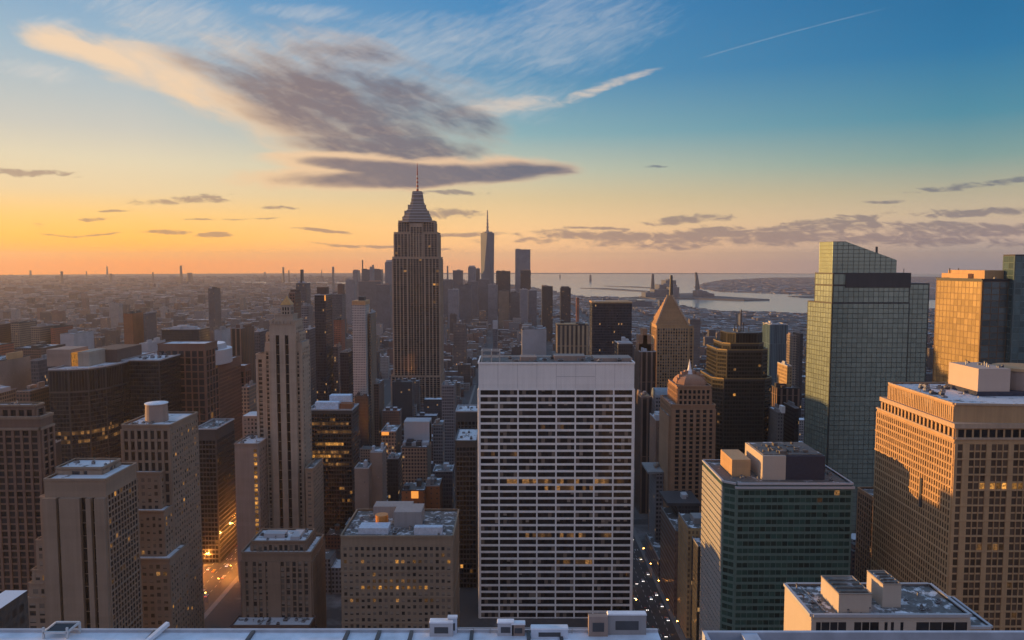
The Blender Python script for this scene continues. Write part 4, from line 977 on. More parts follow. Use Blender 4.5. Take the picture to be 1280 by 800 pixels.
f_speck = FM("facade_speckled", (.50, .48, .46), (.10, .10, .11), 2.1, 3.2, .5, .5, 0, vary=.15); f_teal = FM("facade_teal", (.13, .19, .22), (.05, .09, .11), 3, 60, .2, .01, 0, .2)
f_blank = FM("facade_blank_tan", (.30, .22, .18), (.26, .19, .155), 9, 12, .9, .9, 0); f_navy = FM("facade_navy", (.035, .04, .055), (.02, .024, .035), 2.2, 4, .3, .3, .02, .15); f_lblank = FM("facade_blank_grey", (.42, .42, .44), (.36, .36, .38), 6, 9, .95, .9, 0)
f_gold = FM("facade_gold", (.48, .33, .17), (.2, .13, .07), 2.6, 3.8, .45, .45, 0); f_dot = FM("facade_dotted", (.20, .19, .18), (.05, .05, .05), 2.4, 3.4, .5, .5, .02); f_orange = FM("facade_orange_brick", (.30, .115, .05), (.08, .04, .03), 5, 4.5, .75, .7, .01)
glowm = plain("warm_lamp", (.5, .25, .08), .5, 0, (1, .36, .06), .6)
# by the slender strip tower
simple("dark brown tower peeping out behind the gold lantern of the slender tower", 361, 376, 366, 900, 25, f_brown, extra=(("plant_room", 363, 373, 362, DKBR),))
simple("black slab tower with a raised dark cap and one glowing orange lamp near its top", 393, 415, 369, 1100, 40, f_navy, "office_tower", "skyscraper", (("plant_room", 396, 407, 359, DKBR), ("lit_sign_or_glint", 409, 414, 376, glowm, 1098, 1.5)))
simple("grey ribbed slab standing between the slender tower and the black slab", 376, 391, 383, 1230, 30, f_grey)
simple("grey striped slab directly right of the slender tower's shoulders", 381, 394, 412, 1020, 30, f_slate)
simple("slate blue tower in the haze carrying a short mast", 370, 388, 354, 1900, 40, f_slate, "office_tower", "skyscraper", (("mast", 375.3, 376.8, 337, DKGR),))
simple("blue grey tower with a small brown cap right of the black slab", 414, 432, 368, 1800, 40, f_slate, "office_tower", "skyscraper", (("plant_room", 422, 432, 355, BROWN),))
simple("rosy striped apartment tower low behind the black slab", 417, 431, 400, 1400, 30, f_red, "apartment_tower", "skyscraper")
simple("grey ribbed low tower at the foot of the rosy striped one", 416, 427, 434, 1120, 24, f_slate)
simple("dark plum coloured block beside the speckled white tower", 425, 442, 441, 1010, 34, f_navy)
simple("speckled off white tower with a golden top band and a black roof box", 440, 462, 381, 980, 30, f_speck, "office_tower", "skyscraper", (("gold_band", 439.8, 462.2, 376, GOLDST, 979.5, 31), ("plant_room", 448, 455, 371, DKGR, 985, 12)))
simple("dim tan setback tower pressed against the speckled white tower's side", 461, 466, 392, 992, 40, f_tan)
simple("black building carrying the base of the speckled white tower", 443, 463, 496, 960, 14, f_dark)
simple("brown stone block with a pale cornered flank below the masted skyscraper's left side", 463, 480, 480, 1010, 40, f_brown)
simple("pale pink tan block, taller half of the plain pair under the speckled tower", 463, 483, 566, 655, 22, f_blank)
simple("pale pink tan block, shorter half of the plain pair under the speckled tower", 443, 466, 586, 640, 20, f_blank)
simple("orange brick building with a lit wall, just behind the crowded pale blue roof", 502, 535, 614, 640, 26, f_orange, extra=(("lit_sign_or_glint", 514, 523, 623, glowm, 639.4, .5),))
simple("orange brick building with a snowy top beside the lit brick wall", 531, 553, 608, 652, 26, f_orange)
simple("tan grid block with a glassy top storey in front of the masted skyscraper", 502, 539, 560, 800, 40, f_tan, extra=(("roof_terrace", 502, 539, 553, LGREY), ("plant_room", 503, 537, 530, DKGR, 822, 18), ("roof_slab", 501, 538, 527, LGREY, 821, 22)))
simple("grey tan block with a glowing orange sign under its snowy roof", 476, 501, 540, 810, 36, f_tan, extra=(("lit_sign_or_glint", 477, 486, 544, glowm, 809, .8),))
simple("grey gridded apartment block right of the tan grid block", 541, 556, 532, 850, 30, f_grey, "apartment_block", "apartment building")
simple("pale ribbed apartment slab between the masted skyscraper and the white grid tower", 552, 570, 482, 930, 30, f_grey, "apartment_block", "apartment building")
simple("low dark block with a small blue roof pavilion behind the brick pair", 484, 503, 574, 720, 26, f_dark)
simple("dark grid block squeezed behind the brick pair, left of the narrow black building", 541, 568, 590, 700, 26, f_slate)
# left side
simple("brown tower with pale vertical stripes and a low drum roof beside the curved rooftop shell", 288, 318, 411, 1000, 50, f_bstripe, "office_tower", "skyscraper", (("roof_drum", 295, 313, 406, BROWN),))
simple("long dark slab behind the reddish gridded tower", 202, 262, 412, 1150, 40, f_dark)
simple("pale grey cube next to the long dark slab", 268, 288, 413, 1180, 40, f_lblank)
simple("plain pale grey block just left of the reddish gridded tower", 174, 199, 430, 1000, 50, f_lblank)
simple("boxy building with a golden brown sunlit flank standing alone among low roofs", 154, 179, 392, 1700, 50, f_orange)  # sunlit side put into the facade's orange colour
simple("dark grey half of the lone boxy golden brown building", 179, 188, 392, 1712, 46, f_slate)  # unlit side of the same building, its shade put into slate colour
simple("dark slab tower with a pale lit corner rising alone from the haze", 260, 275.5, 361, 2300, 50, f_slate, "office_tower", "skyscraper", (("painted_lit_top", 260.5, 264, 359, LGREY),))  # pale grey block puts the lit top into colour; not a lamp
simple("pale blank grey block in the low roofs beyond the bowed glass building", 75, 113, 418, 1250, 60, f_lblank)
simple("tan ridged block with a reddish end wall, left of the pale blank grey block", 38, 63, 409, 1300, 60, f_tan)
simple("chestnut brown end block next to the tan ridged one", 63, 74, 410, 1310, 55, f_red)
simple("tan block beside a brown one near the left edge, in the low roofs", 13, 36, 404, 1360, 50, f_tan)
simple("dark brown block touching the left edge in the low roofs", -15, 13, 406, 1350, 50, f_brown)
simple("long flat brown shed roof in front of the pale blank grey block", 15, 82, 436, 1080, 60, f_brown)
simple("brown flat block at the left edge behind the glinting roof", -40, 15, 434, 950, 50, f_red)
simple("big plain pale block whose roof edge glints, left of the bowed glass building", -40, 38, 452, 770, 50, f_blank, extra=(("lit_sign_or_glint", 21, 40, 442, GOLDST),))  # gold box on the roof paints in the edge's glint; not a sign
simple("grey striped block joined to the glinting pale block", 38, 60, 451, 790, 50, f_slate)
simple("low stone building with white roof terraces above the far left brown block", -40, 18, 495, 690, 40, f_tan, extra=(("roof_pavilion", -20, 8, 487, LGREY),))
simple("low stone building with a snowy roof, between the far left brown block and bowed glass", 20, 60, 490, 700, 40, f_brown)
simple("dark low block with an orange lit window low behind the far left brown block", 48, 62, 560, 500, 20, f_dark, extra=(("lit_sign_or_glint", 56, 60, 574, glowm, 499, .5),))
simple("brown tower between the reddish gridded tower and the pale tan slab", 281, 300, 560, 740, 30, f_brown)
simple("tan apartment block with small windows just left of the slender strip tower", 302, 322, 485, 760, 30, f_tan, "apartment_block", "apartment building")
simple("grey green low tower behind the slender tower's left shoulder", 318, 333, 415, 980, 30, f_slate)
# centre right
simple("pale blue grey block with a dark edge above the white grid tower's roof", 652, 683, 412, 1000, 40, f_lblank, extra=(("dark_fin", 651.5, 655, 411, DKGR, 999.5, 2),))
simple("tan finned block with dark vertical slots, between the pale block and the black glass slab", 694, 736, 407, 900, 40, f_stripe, extra=(("roof_slab", 694, 736, 405, GOLDST),))
simple("broad black glass slab with a thin gold edge and tan rooftop line", 737, 790, 379, 1150, 40, f_navy, "office_tower", "skyscraper", (("roof_slab", 736, 790.5, 377, GOLDST, 1149, 42), ("sunlit_edge_tint", 736, 739.5, 377, GOLDST, 1149, 3)))  # gold edge strip stands in for the sunlit left side
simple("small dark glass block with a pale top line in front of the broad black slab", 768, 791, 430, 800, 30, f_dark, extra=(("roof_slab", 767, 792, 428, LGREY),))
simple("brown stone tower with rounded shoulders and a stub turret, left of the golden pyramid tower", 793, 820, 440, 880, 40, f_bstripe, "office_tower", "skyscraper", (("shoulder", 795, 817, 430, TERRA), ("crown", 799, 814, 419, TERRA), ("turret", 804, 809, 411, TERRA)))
simple("brown block with sunlit roof edge squeezed beside the white grid tower", 795, 814, 497, 770, 30, f_bstripe, extra=(("roof_edge", 794, 815, 495, GOLDST),))  # roof edge coloured as sandstone to look sunlit
simple("plain brown blank walled block with a snowy blue roof below the barrel roof", 812, 840, 526, 690, 32, FM("facade_blank_brown", (.24, .155, .115), (.21, .14, .10), 9, 12, .9, .9, 0, snow=.9))
r_, pl_, z_ = simple("grey ribbed block with a glazed barrel roof in front of the golden pyramid tower", 814, 846, 497, 750, 24, f_grey, roofobj=False)
m = MB(); n_ = 10; w_ = 24
for q in range(n_):
    t0, t1 = math.pi * q / n_, math.pi * (q + 1) / n_; ya, yb = 762 - 12 * math.cos(t0), 762 - 12 * math.cos(t1); za, zb_ = z_ + 8 * math.sin(t0), z_ + 8 * math.sin(t1)
    m.quad((pl_[0][0], ya, za), (pl_[1][0], ya, za), (pl_[1][0], yb, zb_), (pl_[0][0], yb, zb_))
m.v += [(x, 762 - 12 * math.cos(math.pi * q / n_), z_ + 8 * math.sin(math.pi * q / n_)) for x in (pl_[0][0], pl_[1][0]) for q in range(n_ + 1)]; i = len(m.v) - 2 * (n_ + 1)
m.f += [tuple(i + q for q in range(n_ + 1)), tuple(i + n_ + 1 + q for q in range(n_, -1, -1))]; m.m += [0, 0]
m.build("barrel_roof", plain("grey_blue_glazing", (.22, .26, .30), .3), r_)
simple("low grey block with a railing cornice under the blank brown wall", 812, 841, 592, 640, 30, f_grey, extra=(("cornice", 810, 842, 590, GREY, 639, 32),))
simple("dark recessed block under the domed tower's base", 836, 874, 632, 570, 30, f_dark, extra=(("cornice", 834, 876, 629, DKGR, 569, 32),))
simple("teal grey slab with a bright left edge behind the black stepped tower", 953, 985, 406, 1300, 40, f_teal, "office_tower", "skyscraper", (("sunlit_edge_tint", 951.5, 956, 405, GOLDST, 1299, 3),))  # bright edge is sunlight put into a sandstone coloured strip
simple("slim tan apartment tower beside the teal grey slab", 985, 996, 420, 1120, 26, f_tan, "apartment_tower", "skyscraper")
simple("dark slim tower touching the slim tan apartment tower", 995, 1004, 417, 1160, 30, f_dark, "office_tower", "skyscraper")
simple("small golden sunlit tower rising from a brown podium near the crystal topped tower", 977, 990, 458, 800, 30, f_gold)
simple("brown finned podium block below the small golden tower", 964, 1000, 486, 790, 20, f_bstripe)
simple("dotted grey block with a white slab wall, low beside the crystal topped tower", 962, 980, 516, 700, 30, f_dot, extra=(("white_slab_wall", 977.5, 987.5, 508, WHITE, 698, 8),))
simple("dark block right of the white slab wall", 987, 999, 511, 712, 30, f_dark)
# avenue block right of the white tower
def side_block(label, xn, yn, yf2, yt_near, mat, w=34, **k):
    z = XZ(850, yt_near, yn)[1]; r = thing("office_block", label, "office building", (xn + w / 2, (yn + yf2) / 2, 0)); m = MB(); m.prism([(xn, yn), (xn + w, yn), (xn + w, yf2), (xn, yf2)], 0, z); m.build("wall", mat, r)
    FOOT.append((xn, xn + w, yn, yf2)); m = MB(); m.box(xn, xn + .6, yn, yf2, z, z + 1.1); m.box(xn + 6, xn + 14, yn + 8, yn + 20, z, z + 4); m.build("roof_works", GREY, r); return z
side_block("brown banded corner block along the avenue right of the white grid tower", 119, 541, 595, 664, FM("facade_banded_brown", (.22, .15, .12), (.11, .07, .06), 60, 4.2, .01, .5, 0), 26)
side_block("dark curtain walled block between the brown avenue corner and the green tower", 122.5, 488, 505, 684, f_dark, 20)
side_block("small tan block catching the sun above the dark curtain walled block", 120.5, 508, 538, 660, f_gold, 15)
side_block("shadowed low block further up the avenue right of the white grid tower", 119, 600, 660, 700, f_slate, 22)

# ================================================================== THE FAR CITY
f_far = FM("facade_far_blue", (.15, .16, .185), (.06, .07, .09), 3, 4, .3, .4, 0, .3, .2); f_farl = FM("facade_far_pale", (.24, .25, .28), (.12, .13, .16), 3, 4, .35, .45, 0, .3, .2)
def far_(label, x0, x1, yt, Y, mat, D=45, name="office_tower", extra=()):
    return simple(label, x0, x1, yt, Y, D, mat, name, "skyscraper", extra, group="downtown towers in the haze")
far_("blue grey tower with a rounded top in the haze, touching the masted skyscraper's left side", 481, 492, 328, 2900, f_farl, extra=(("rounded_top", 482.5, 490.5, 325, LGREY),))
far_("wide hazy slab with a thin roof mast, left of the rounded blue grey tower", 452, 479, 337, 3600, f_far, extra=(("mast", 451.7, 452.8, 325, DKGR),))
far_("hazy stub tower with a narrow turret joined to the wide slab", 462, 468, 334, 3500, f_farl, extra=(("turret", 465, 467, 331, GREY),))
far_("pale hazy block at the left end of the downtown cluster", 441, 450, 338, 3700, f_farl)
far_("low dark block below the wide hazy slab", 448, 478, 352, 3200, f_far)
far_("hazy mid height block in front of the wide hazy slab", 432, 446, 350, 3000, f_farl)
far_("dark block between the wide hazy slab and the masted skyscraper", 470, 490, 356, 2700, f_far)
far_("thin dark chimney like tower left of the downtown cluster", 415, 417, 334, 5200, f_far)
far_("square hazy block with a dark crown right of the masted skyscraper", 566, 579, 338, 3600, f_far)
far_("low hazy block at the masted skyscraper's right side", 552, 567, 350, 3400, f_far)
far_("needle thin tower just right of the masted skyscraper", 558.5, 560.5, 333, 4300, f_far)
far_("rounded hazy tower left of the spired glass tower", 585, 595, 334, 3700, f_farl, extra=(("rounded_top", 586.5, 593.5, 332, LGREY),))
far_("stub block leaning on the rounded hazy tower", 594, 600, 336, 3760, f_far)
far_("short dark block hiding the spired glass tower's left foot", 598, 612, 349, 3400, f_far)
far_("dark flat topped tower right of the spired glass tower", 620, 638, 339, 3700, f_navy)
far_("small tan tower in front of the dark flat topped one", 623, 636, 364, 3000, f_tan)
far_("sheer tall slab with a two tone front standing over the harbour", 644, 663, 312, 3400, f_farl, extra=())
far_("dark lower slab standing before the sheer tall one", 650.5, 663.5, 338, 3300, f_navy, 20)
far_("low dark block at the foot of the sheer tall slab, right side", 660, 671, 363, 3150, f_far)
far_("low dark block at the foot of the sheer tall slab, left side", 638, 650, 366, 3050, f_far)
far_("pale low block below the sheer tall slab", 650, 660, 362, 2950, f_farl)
far_("twin block with one golden lit edge on the harbour front", 677, 691, 358, 2500, f_dark, 40, extra=(("sunlit_edge_tint", 675.5, 679, 356, GOLDST, 2499, 6),))  # lit edge painted in as a strip of sandstone colour
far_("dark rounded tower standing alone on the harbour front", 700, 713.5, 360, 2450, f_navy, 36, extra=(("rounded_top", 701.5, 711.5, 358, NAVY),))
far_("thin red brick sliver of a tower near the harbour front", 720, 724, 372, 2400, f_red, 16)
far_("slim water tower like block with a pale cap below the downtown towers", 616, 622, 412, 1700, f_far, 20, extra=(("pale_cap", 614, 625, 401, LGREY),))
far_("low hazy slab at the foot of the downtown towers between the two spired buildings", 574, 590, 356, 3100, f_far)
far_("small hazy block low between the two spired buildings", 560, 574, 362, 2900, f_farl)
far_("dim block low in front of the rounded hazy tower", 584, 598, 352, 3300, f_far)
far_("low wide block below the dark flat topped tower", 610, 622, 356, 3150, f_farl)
# the spired glass tower
Y = 3400
pl, z = rect(601.3, 616.7, 291, Y, 60); cx, cy = ctr(pl)[:2]; w = (pl[1][0] - pl[0][0]) / 2
r = thing("glass_tower", "far off tapering glass tower carrying a tall white spire, highest of the downtown cluster", "skyscraper", (cx, cy, 0), "downtown towers in the haze")
m = MB(); m.prism([(cx - w, cy - w), (cx + w, cy - w), (cx + w, cy + w), (cx - w, cy + w)], 0, 60, top=False)
i = len(m.v); k = w * .98
B_ = [(cx - k, cy - k, 60), (cx + k, cy - k, 60), (cx + k, cy + k, 60), (cx - k, cy + k, 60)]; kk = w * 1.12
T_ = [(cx, cy - kk, z), (cx + kk, cy, z), (cx, cy + kk, z), (cx - kk, cy, z)]
m.v += B_ + T_
for q in range(4): m.f += [(i + q, i + (q + 1) % 4, i + 4 + q), (i + (q + 1) % 4, i + 4 + (q + 1) % 4, i + 4 + q)]; m.m += [0, 0]
m.f.append((i + 4, i + 5, i + 6, i + 7)); m.m.append(0)
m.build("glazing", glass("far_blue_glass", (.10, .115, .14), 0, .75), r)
m = MB(); m.cyl(cx, cy, z, z + 6, w * .85, n=12); zt = XZ(609, 262, Y)[1]
for q in range(6): m.cyl(cx, cy, z + 6 + (zt - z - 6) * q / 6, z + 6 + (zt - z - 6) * (q + .55) / 6, 6.5 - q * .75, n=8); m.cyl(cx, cy, z + 6 + (zt - z - 6) * (q + .55) / 6, z + 6 + (zt - z - 6) * (q + 1) / 6, 4.2 - q * .5, n=6)
m.build("spire", plain("spire_steel", (.3, .3, .32), .7), r)
# thin stacks along the horizon
CH = [(38, 338, 12000, 2.6, "thin dark stack on the skyline, first from the frame's left edge"), (77, 339, 8500, 3, "thin dark stack standing lower than the skyline, second from the frame's left edge"), (108, 339, 12000, 1.6, "faint short stack between the low stack and the tall stub of the skyline"),
      (133.7, 333, 13000, 2, "slim stub rising clear above the skyline, with a fainter stack just below it"), (138.5, 342, 9500, 3, "faint broad stack just below the slim skyline stub"), (191, 340, 8800, 2, "thin stack under the skyline midway between the slim stub and the leaning stack"),
      (226, 332, 9000, 3, "tallest dark stack of the left skyline with a widened foot"), (237, 341, 9200, 7, "squat hazy block beside the tallest dark stack of the left skyline"), (354, 334, 9000, 2.6, "short stout stack on the skyline above the black slab tower"), (361, 338, 9400, 2, "small stub next to the short stout skyline stack"),
      (402, 337, 12000, 1.2, "faint whisker of a stack on the skyline above the lamp topped black slab"), (331, 340, 14000, 2.5, "tiny block on the skyline left of the short stout stack")]
for px, py, Y, w, lb in CH:
    x, z = XZ(px, py, Y); r = w / 2 / F * Y; m = MB()
    zb = 0
    m.cyl(x, Y, zb, z * .45, r * 1.5, r * 1.15, 10); m.cyl(x, Y, z * .45, z, r * 1.1, r * .85, 10)
    tag(m.build("chimney_stack", mland), lb, "chimney", "stacks along the far skyline")
# pylons in the harbour
def pylon(px, ytop, ybase, w0, w1, lean, lb):
    x, y = G(px, ybase, 3); z = XZ(px, ytop, y)[1]; m = MB(); r0, r1 = w0 / 2 / F * y, w1 / 2 / F * y; lx = lean / F * y
    N = 7
    for q in range(N):
        t0, t1 = q / N, (q + 1) / N; ra, rb_ = r0 + (r1 - r0) * t0 ** .6, r0 + (r1 - r0) * t1 ** .6; xa, xb = x + lx * t0 * t0, x + lx * t1 * t1; za, zb = 1 + (z - 1) * t0, 1 + (z - 1) * t1
        i = len(m.v); m.v += [(xa - ra, y - ra, za), (xa + ra, y - ra, za), (xa + ra, y + ra, za), (xa - ra, y + ra, za), (xb - rb_, y - rb_, zb), (xb + rb_, y - rb_, zb), (xb + rb_, y + rb_, zb), (xb - rb_, y + rb_, zb)]
        for f in ((0, 1, 5, 4), (1, 2, 6, 5), (2, 3, 7, 6), (3, 0, 4, 7)) + (((4, 5, 6, 7),) if q == N - 1 else ()): m.f.append(tuple(i + e for e in f)); m.m.append(0)
    tag(m.build("bridge_pylon", mland), lb, "pylon", "pylons standing in the harbour")
pylon(815.5, 342.5, 369, 6.5, 2.6, .3, "straight dark pylon in the harbour, left of the golden tower's needle"); pylon(872, 340.5, 371, 7, 2.6, -2.6, "leaning dark pylon in the harbour, right of the golden tower's needle"); pylon(738, 343.5, 351.3, 3, 2.2, 0, "small far pylon on the thin causeway in the harbour"); pylon(700, 343, 347.5, 1.6, 1.2, 0, "faintest tiny pylon out on the harbour water")
HB = [(818, 838, 362, 371.5), (824, 846, 356, 370.8), (832, 845, 350.5, 370), (838, 849, 359, 372), (807, 818, 366, 371.5), (873, 884, 364, 371.5), (880, 893, 367, 371.6)]
HL = ["low broad dark block on the harbour spit by the straight pylon", "stepped dark block rising on the harbour spit", "tallest dark block on the harbour spit between the two pylons", "dark block on the spit just beside the golden tower's needle", "small block at the spit's near end beside the straight pylon", "dark block at the foot of the leaning pylon", "low block trailing off the leaning pylon along the spit"]
for (a, b_, yt, yb), lb in zip(HB, HL):
    x0, y = G(a, yb, 9); x1, _ = G(b_, yb, 9); z = XZ(a, yt, y)[1]; m = MB(); m.box(x0, x1, y, y + 180, 1, z, bottom=False); m.box(x0 + (x1 - x0) * .3, x0 + (x1 - x0) * .6, y + 40, y + 120, z, z + 8, bottom=False)
    tag(m.build("harbour_building", f_far), lb, "building", "buildings on the harbour spit")
x0, y = G(752, 376, 2)
for a, b_, yt, Y_, lb in ((752, 765, 374, 4700, "shore block between the broad black slab and the golden tower, smaller of two"), (763, 815, 377, 4300, "long shore block behind the broad black slab and the golden tower"), (822, 829, 376, 4350, "little square shore block just left of the golden pyramid's slope"), (922, 928, 393, 3000, "small tan shore tower above the black stepped tower's aerials")):
    simple(lb, a, b_, yt, Y_, 60, f_far, "shore_block", "building")

# ---- the carpet of low blocks: the 180 that show largest stand alone, the rest is one mass
LM = []
PAL = [("brick red", (.20, .125, .105)), ("sandy tan", (.28, .24, .205)), ("grey brown", (.18, .155, .15)), ("mid grey", (.24, .24, .26)), ("dark brown", (.115, .095, .09)), ("pale stone", (.38, .36, .35)), ("charcoal", (.085, .085, .095))]
RFS = [("snowy roof", .95), ("dark roof", .05), ("patchy snow roof", .5)]
rg = random.Random(11)
lots = []
def free(x0, x1, y0, y1):
    for a, b_, c_, d in FOOT:
        if x0 < b_ + 2 and x1 > a - 2 and y0 < d + 2 and y1 > c_ - 2: return False
    return True
def ave(x0, x1, y):
    return y < 5200 and any(x0 < a + w / 2 + 5 and x1 > a - w / 2 - 5 for a, w in AVX)
y = 575.0
while y < 13500:
    dy_ = 24 if y < 1300 else 23 if y < 2600 else 32 if y < 5000 else 62
    xm_ = .74 * y + 60
    x = -xm_ + rg.random() * 20
    while x < xm_:
        w = dy_ * rg.uniform(.55, 1.35); d = dy_ * rg.uniform(.7, .96)
        x0, x1 = x, x + w; x += w + (rg.choice((.8, .8, .8, 6)) if y < 5000 else rg.uniform(2, 30))
        yy = y + rg.uniform(0, .12) * dy_
        if any(abs(yy + d / 2 - s_) < d / 2 + 9 for s_ in STY) or ave(x0, x1, y): continue
        if y < 770 and x1 > -310 and x0 < -170: continue
        if y > 2000 and (int(y / 30) % 4 == 0 and y < 2600): continue
        cx_, cy_ = (x0 + x1) / 2, yy + d
        wet = any(inside(xx, q, p_) for p_ in WATER for xx in (x0, x1) for q in (yy, yy + d))
        if wet and not any(inside(cx_, cy_, p_) for p_ in (FAR,)): continue
        h = min(max(rg.lognormvariate(2.95, .45), 8), 80)
        if rg.random() < .05 and 900 < y < 3600: h *= rg.uniform(1.5, 2.6)
        if y < 950: h = min(h, 34)
        if y > 4500: h *= .8
        if y > 2300 and x0 / y > .02 and h > 15: h = 9 + h * .15
        if wet: h *= .5
        if y < 4600 and not free(x0, x1, yy, yy + d): continue
        tp = topix(cx_, yy, h)
        if tp[0] < -60 or tp[0] > 1340: continue
        lots.append((w * h / (y * y) + w * d / y ** 3 * 200, x0, x1, yy, yy + d, h, rg.randrange(7), rg.random()))
    y += dy_
for w_ in (FAR,):
    xs = [p_[0] for p_ in w_]; ys = [p_[1] for p_ in w_]
    for q in range(3000):
        yy = 1 / rg.uniform(1 / max(ys), 1 / min(ys)); xx = rg.uniform(min(xs), max(xs))
        if inside(xx, yy, w_) and xx / yy < .42: s_ = rg.uniform(25, 90); lots.append((0, xx, xx + s_, yy, yy + s_ * 1.2, rg.uniform(4, 12), rg.randrange(7), rg.random()))
# which ones can really be seen: coarse column-by-column test against everything built nearer
NB = 160; hor = [9999] * NB
ob = [(c_, a, b_, None) for a, b_, c_, d in FOOT]
lots.sort(key=lambda l: l[3])
import itertools
tops = []
for o in list(COL.objects):
    if o.type == 'MESH' and o.name.split('.')[0] == 'wall':
        pr_ = o.parent.location; vv = [(v.co.x + pr_.x, v.co.y + pr_.y, v.co.z + pr_.z) for v in o.data.vertices]
        tops.append((min(v[1] for v in vv), min(v[0] for v in vv), max(v[0] for v in vv), max(v[2] for v in vv)))
tops.sort(); ti = 0
cand = []
for l in lots:
    while ti < len(tops) and tops[ti][0] < l[3]:
        t = tops[ti]; ti += 1
        a = topix(t[1], t[0], t[3]); b_ = topix(t[2], t[0], t[3])
        for k in range(max(0, int(a[0] / 8 + .5)), min(NB, int(b_[0] / 8))): hor[k] = min(hor[k], a[1])
    a = topix(l[1], l[3], l[5]); b_ = topix(l[2], l[3], l[5])
    ks = range(max(0, int(a[0] / 8)), min(NB, int(b_[0] / 8) + 1))
    vis = [hor[k] - topix(l[1], l[4], l[5])[1] for k in ks]
    if vis and max(vis) > 3 and a[1] < 780 and l[3] < 5000: cand.append((sum(min(max(v, 0), b_[1] - 0 + 40) for v in vis) * l[0], l))
    for k in range(max(0, int(a[0] / 8 + .6)), min(NB, int(b_[0] / 8 + .4))): hor[k] = min(hor[k], a[1])
cand.sort(key=lambda t: -t[0])
solo = [c_[1] for c_ in cand[:165]]; solo_id = set(id(l) for l in solo)
# landmarks by which a low block can be found
MARKS = [(0, "the far left brown block"), (100, "the bowed glass building"), (228, "the reddish gridded tower"), (303, "the brown striped drum tower"), (356, "the slender strip tower"), (404, "the lamp topped black slab"), (451, "the speckled white tower"), (520, "the masted skyscraper"), (585, "the narrow black building"), (667, "the pale blue grey block"), (715, "the tan finned block"), (763, "the broad black glass slab"), (841, "the golden pyramid tower"), (930, "the black stepped tower"), (1000, "the crystal topped tower"), (1240, "the golden glass block")]
SZ = lambda l: "tall " if l[5] > 42 else "low " if l[5] < 18 else "wide " if l[2] - l[1] > 34 else "narrow " if l[2] - l[1] < 20 else ""
used = set()
for l in sorted(solo, key=lambda l: l[3]):
    _, x0, x1, y0, y1, h, ci, rv = l
    px, py = topix((x0 + x1) / 2, y0, h); mk = min(MARKS, key=lambda t: abs(t[0] - px)); off = px - mk[0]
    dist = "near" if y0 < 1000 else "mid-distance" if y0 < 1600 else "far" if y0 < 2600 else "hazy"
    sd = "behind" if abs(off) < 14 else "right of" if off > 0 else "left of"
    for t in range(105):
        c_ = (ci + t) % 7; rf = (int(rv * 3) + t // 7) % 3; shape = ("block", "parapeted block", "tank-topped block", "hut-topped block", "twin-hutted block")[(int(rv * 50) + t // 21) % 5]
        lb = f"{dist} {SZ(l)}{PAL[c_][0]} {shape}, {RFS[rf][0]}, {sd} {mk[1]}"
        if lb not in used: break
    used.add(lb)
    nm_, col = PAL[c_]; mt = FM(f"lowrise_{nm_}_{rf}".replace(' ', '_'), col, (.03, .03, .034), 2.9, 3.5, .45, .45, .025, .3, RFS[rf][1])
    m = MB(); m.box(x0, x1, y0, y1, 0, h, bottom=False)
    for e in ((x0, x0 + .5, y0, y1), (x1 - .5, x1, y0, y1), (x0 + .5, x1 - .5, y0, y0 + .5)): m.box(*e, h, h + 1, bottom=False)
    if "tank" in shape:
        m.cyl(x0 + (x1 - x0) * .5, y0 + (y1 - y0) * .5, h + 3, h + 7, 2.4, n=10); m.cyl(x0 + (x1 - x0) * .5, y0 + (y1 - y0) * .5, h + 7, h + 8.6, 2.6, .2, 10)
        for sx in (-1, 1):
            for sy in (-1, 1): m.bar((x0 + (x1 - x0) * .5 + sx * 1.5, y0 + (y1 - y0) * .5 + sy * 1.5, h), (x0 + (x1 - x0) * .5 + sx * 1.5, y0 + (y1 - y0) * .5 + sy * 1.5, h + 3.1), .18)
    for q in range({"hut-topped block": 1, "twin-hutted block": 2}.get(shape, 0)): m.box(x0 + (x1 - x0) * (.15 + q * .42), x0 + (x1 - x0) * (.38 + q * .42), y0 + (y1 - y0) * .3, y0 + (y1 - y0) * .7, h, h + 4, bottom=False)
    tag(m.build("low_building", mt), lb, "building", "low blocks between the towers")
# the mass: one mesh, one colour draw per block
m = MB()
for l in lots:
    if id(l) in solo_id: continue
    m.box(*l[1:5], 0 if l[0] else 1, l[5], bottom=False)
    if l[3] < 2600 and l[7] > .4: a, b_ = l[1] + (l[2] - l[1]) * .2, l[3] + (l[4] - l[3]) * .3; m.box(a, a + (l[2] - l[1]) * .35, b_, b_ + (l[4] - l[3]) * .4, l[5], l[5] + 3.5, bottom=False)
mt, n, p = newmat("low_city"); g = n.nodes.new('ShaderNodeNewGeometry'); isl = S(n, g.outputs['Random Per Island'])
cr = n.nodes.new('ShaderNodeValToRGB'); cr.color_ramp.interpolation = 'CONSTANT'; n.links.new(isl.v, cr.inputs[0])
cr.color_ramp.elements.remove(cr.color_ramp.elements[1])
for i, (nm_, c_) in enumerate(PAL + [("x", (.3, .2, .16)), ("y", (.15, .13, .13))]): e = cr.color_ramp.elements[0] if i == 0 else cr.color_ramp.elements.new(i / 9); e.position = i / 9; e.color = tuple(c_) + (1,)
q = n.nodes.new('ShaderNodeSeparateXYZ'); n.links.new(g.outputs['Position'], q.inputs[0]); nn = n.nodes.new('ShaderNodeSeparateXYZ'); n.links.new(g.outputs['True Normal'], nn.inputs[0])
px_, py_, pz_ = (S(n, o) for o in q.outputs); nx_, ny_, nz_ = (S(n, o) for o in nn.outputs)
A = (px_ + (py_ - px_) * nx_.abs().gt(.6)) / 3.0; B = pz_ / 3.6
win = A.fract().gt(.45) * B.fract().gt(.45)
wr = wnoise(n, comb(n, A.floor(), B.floor(), 0.0))[0]
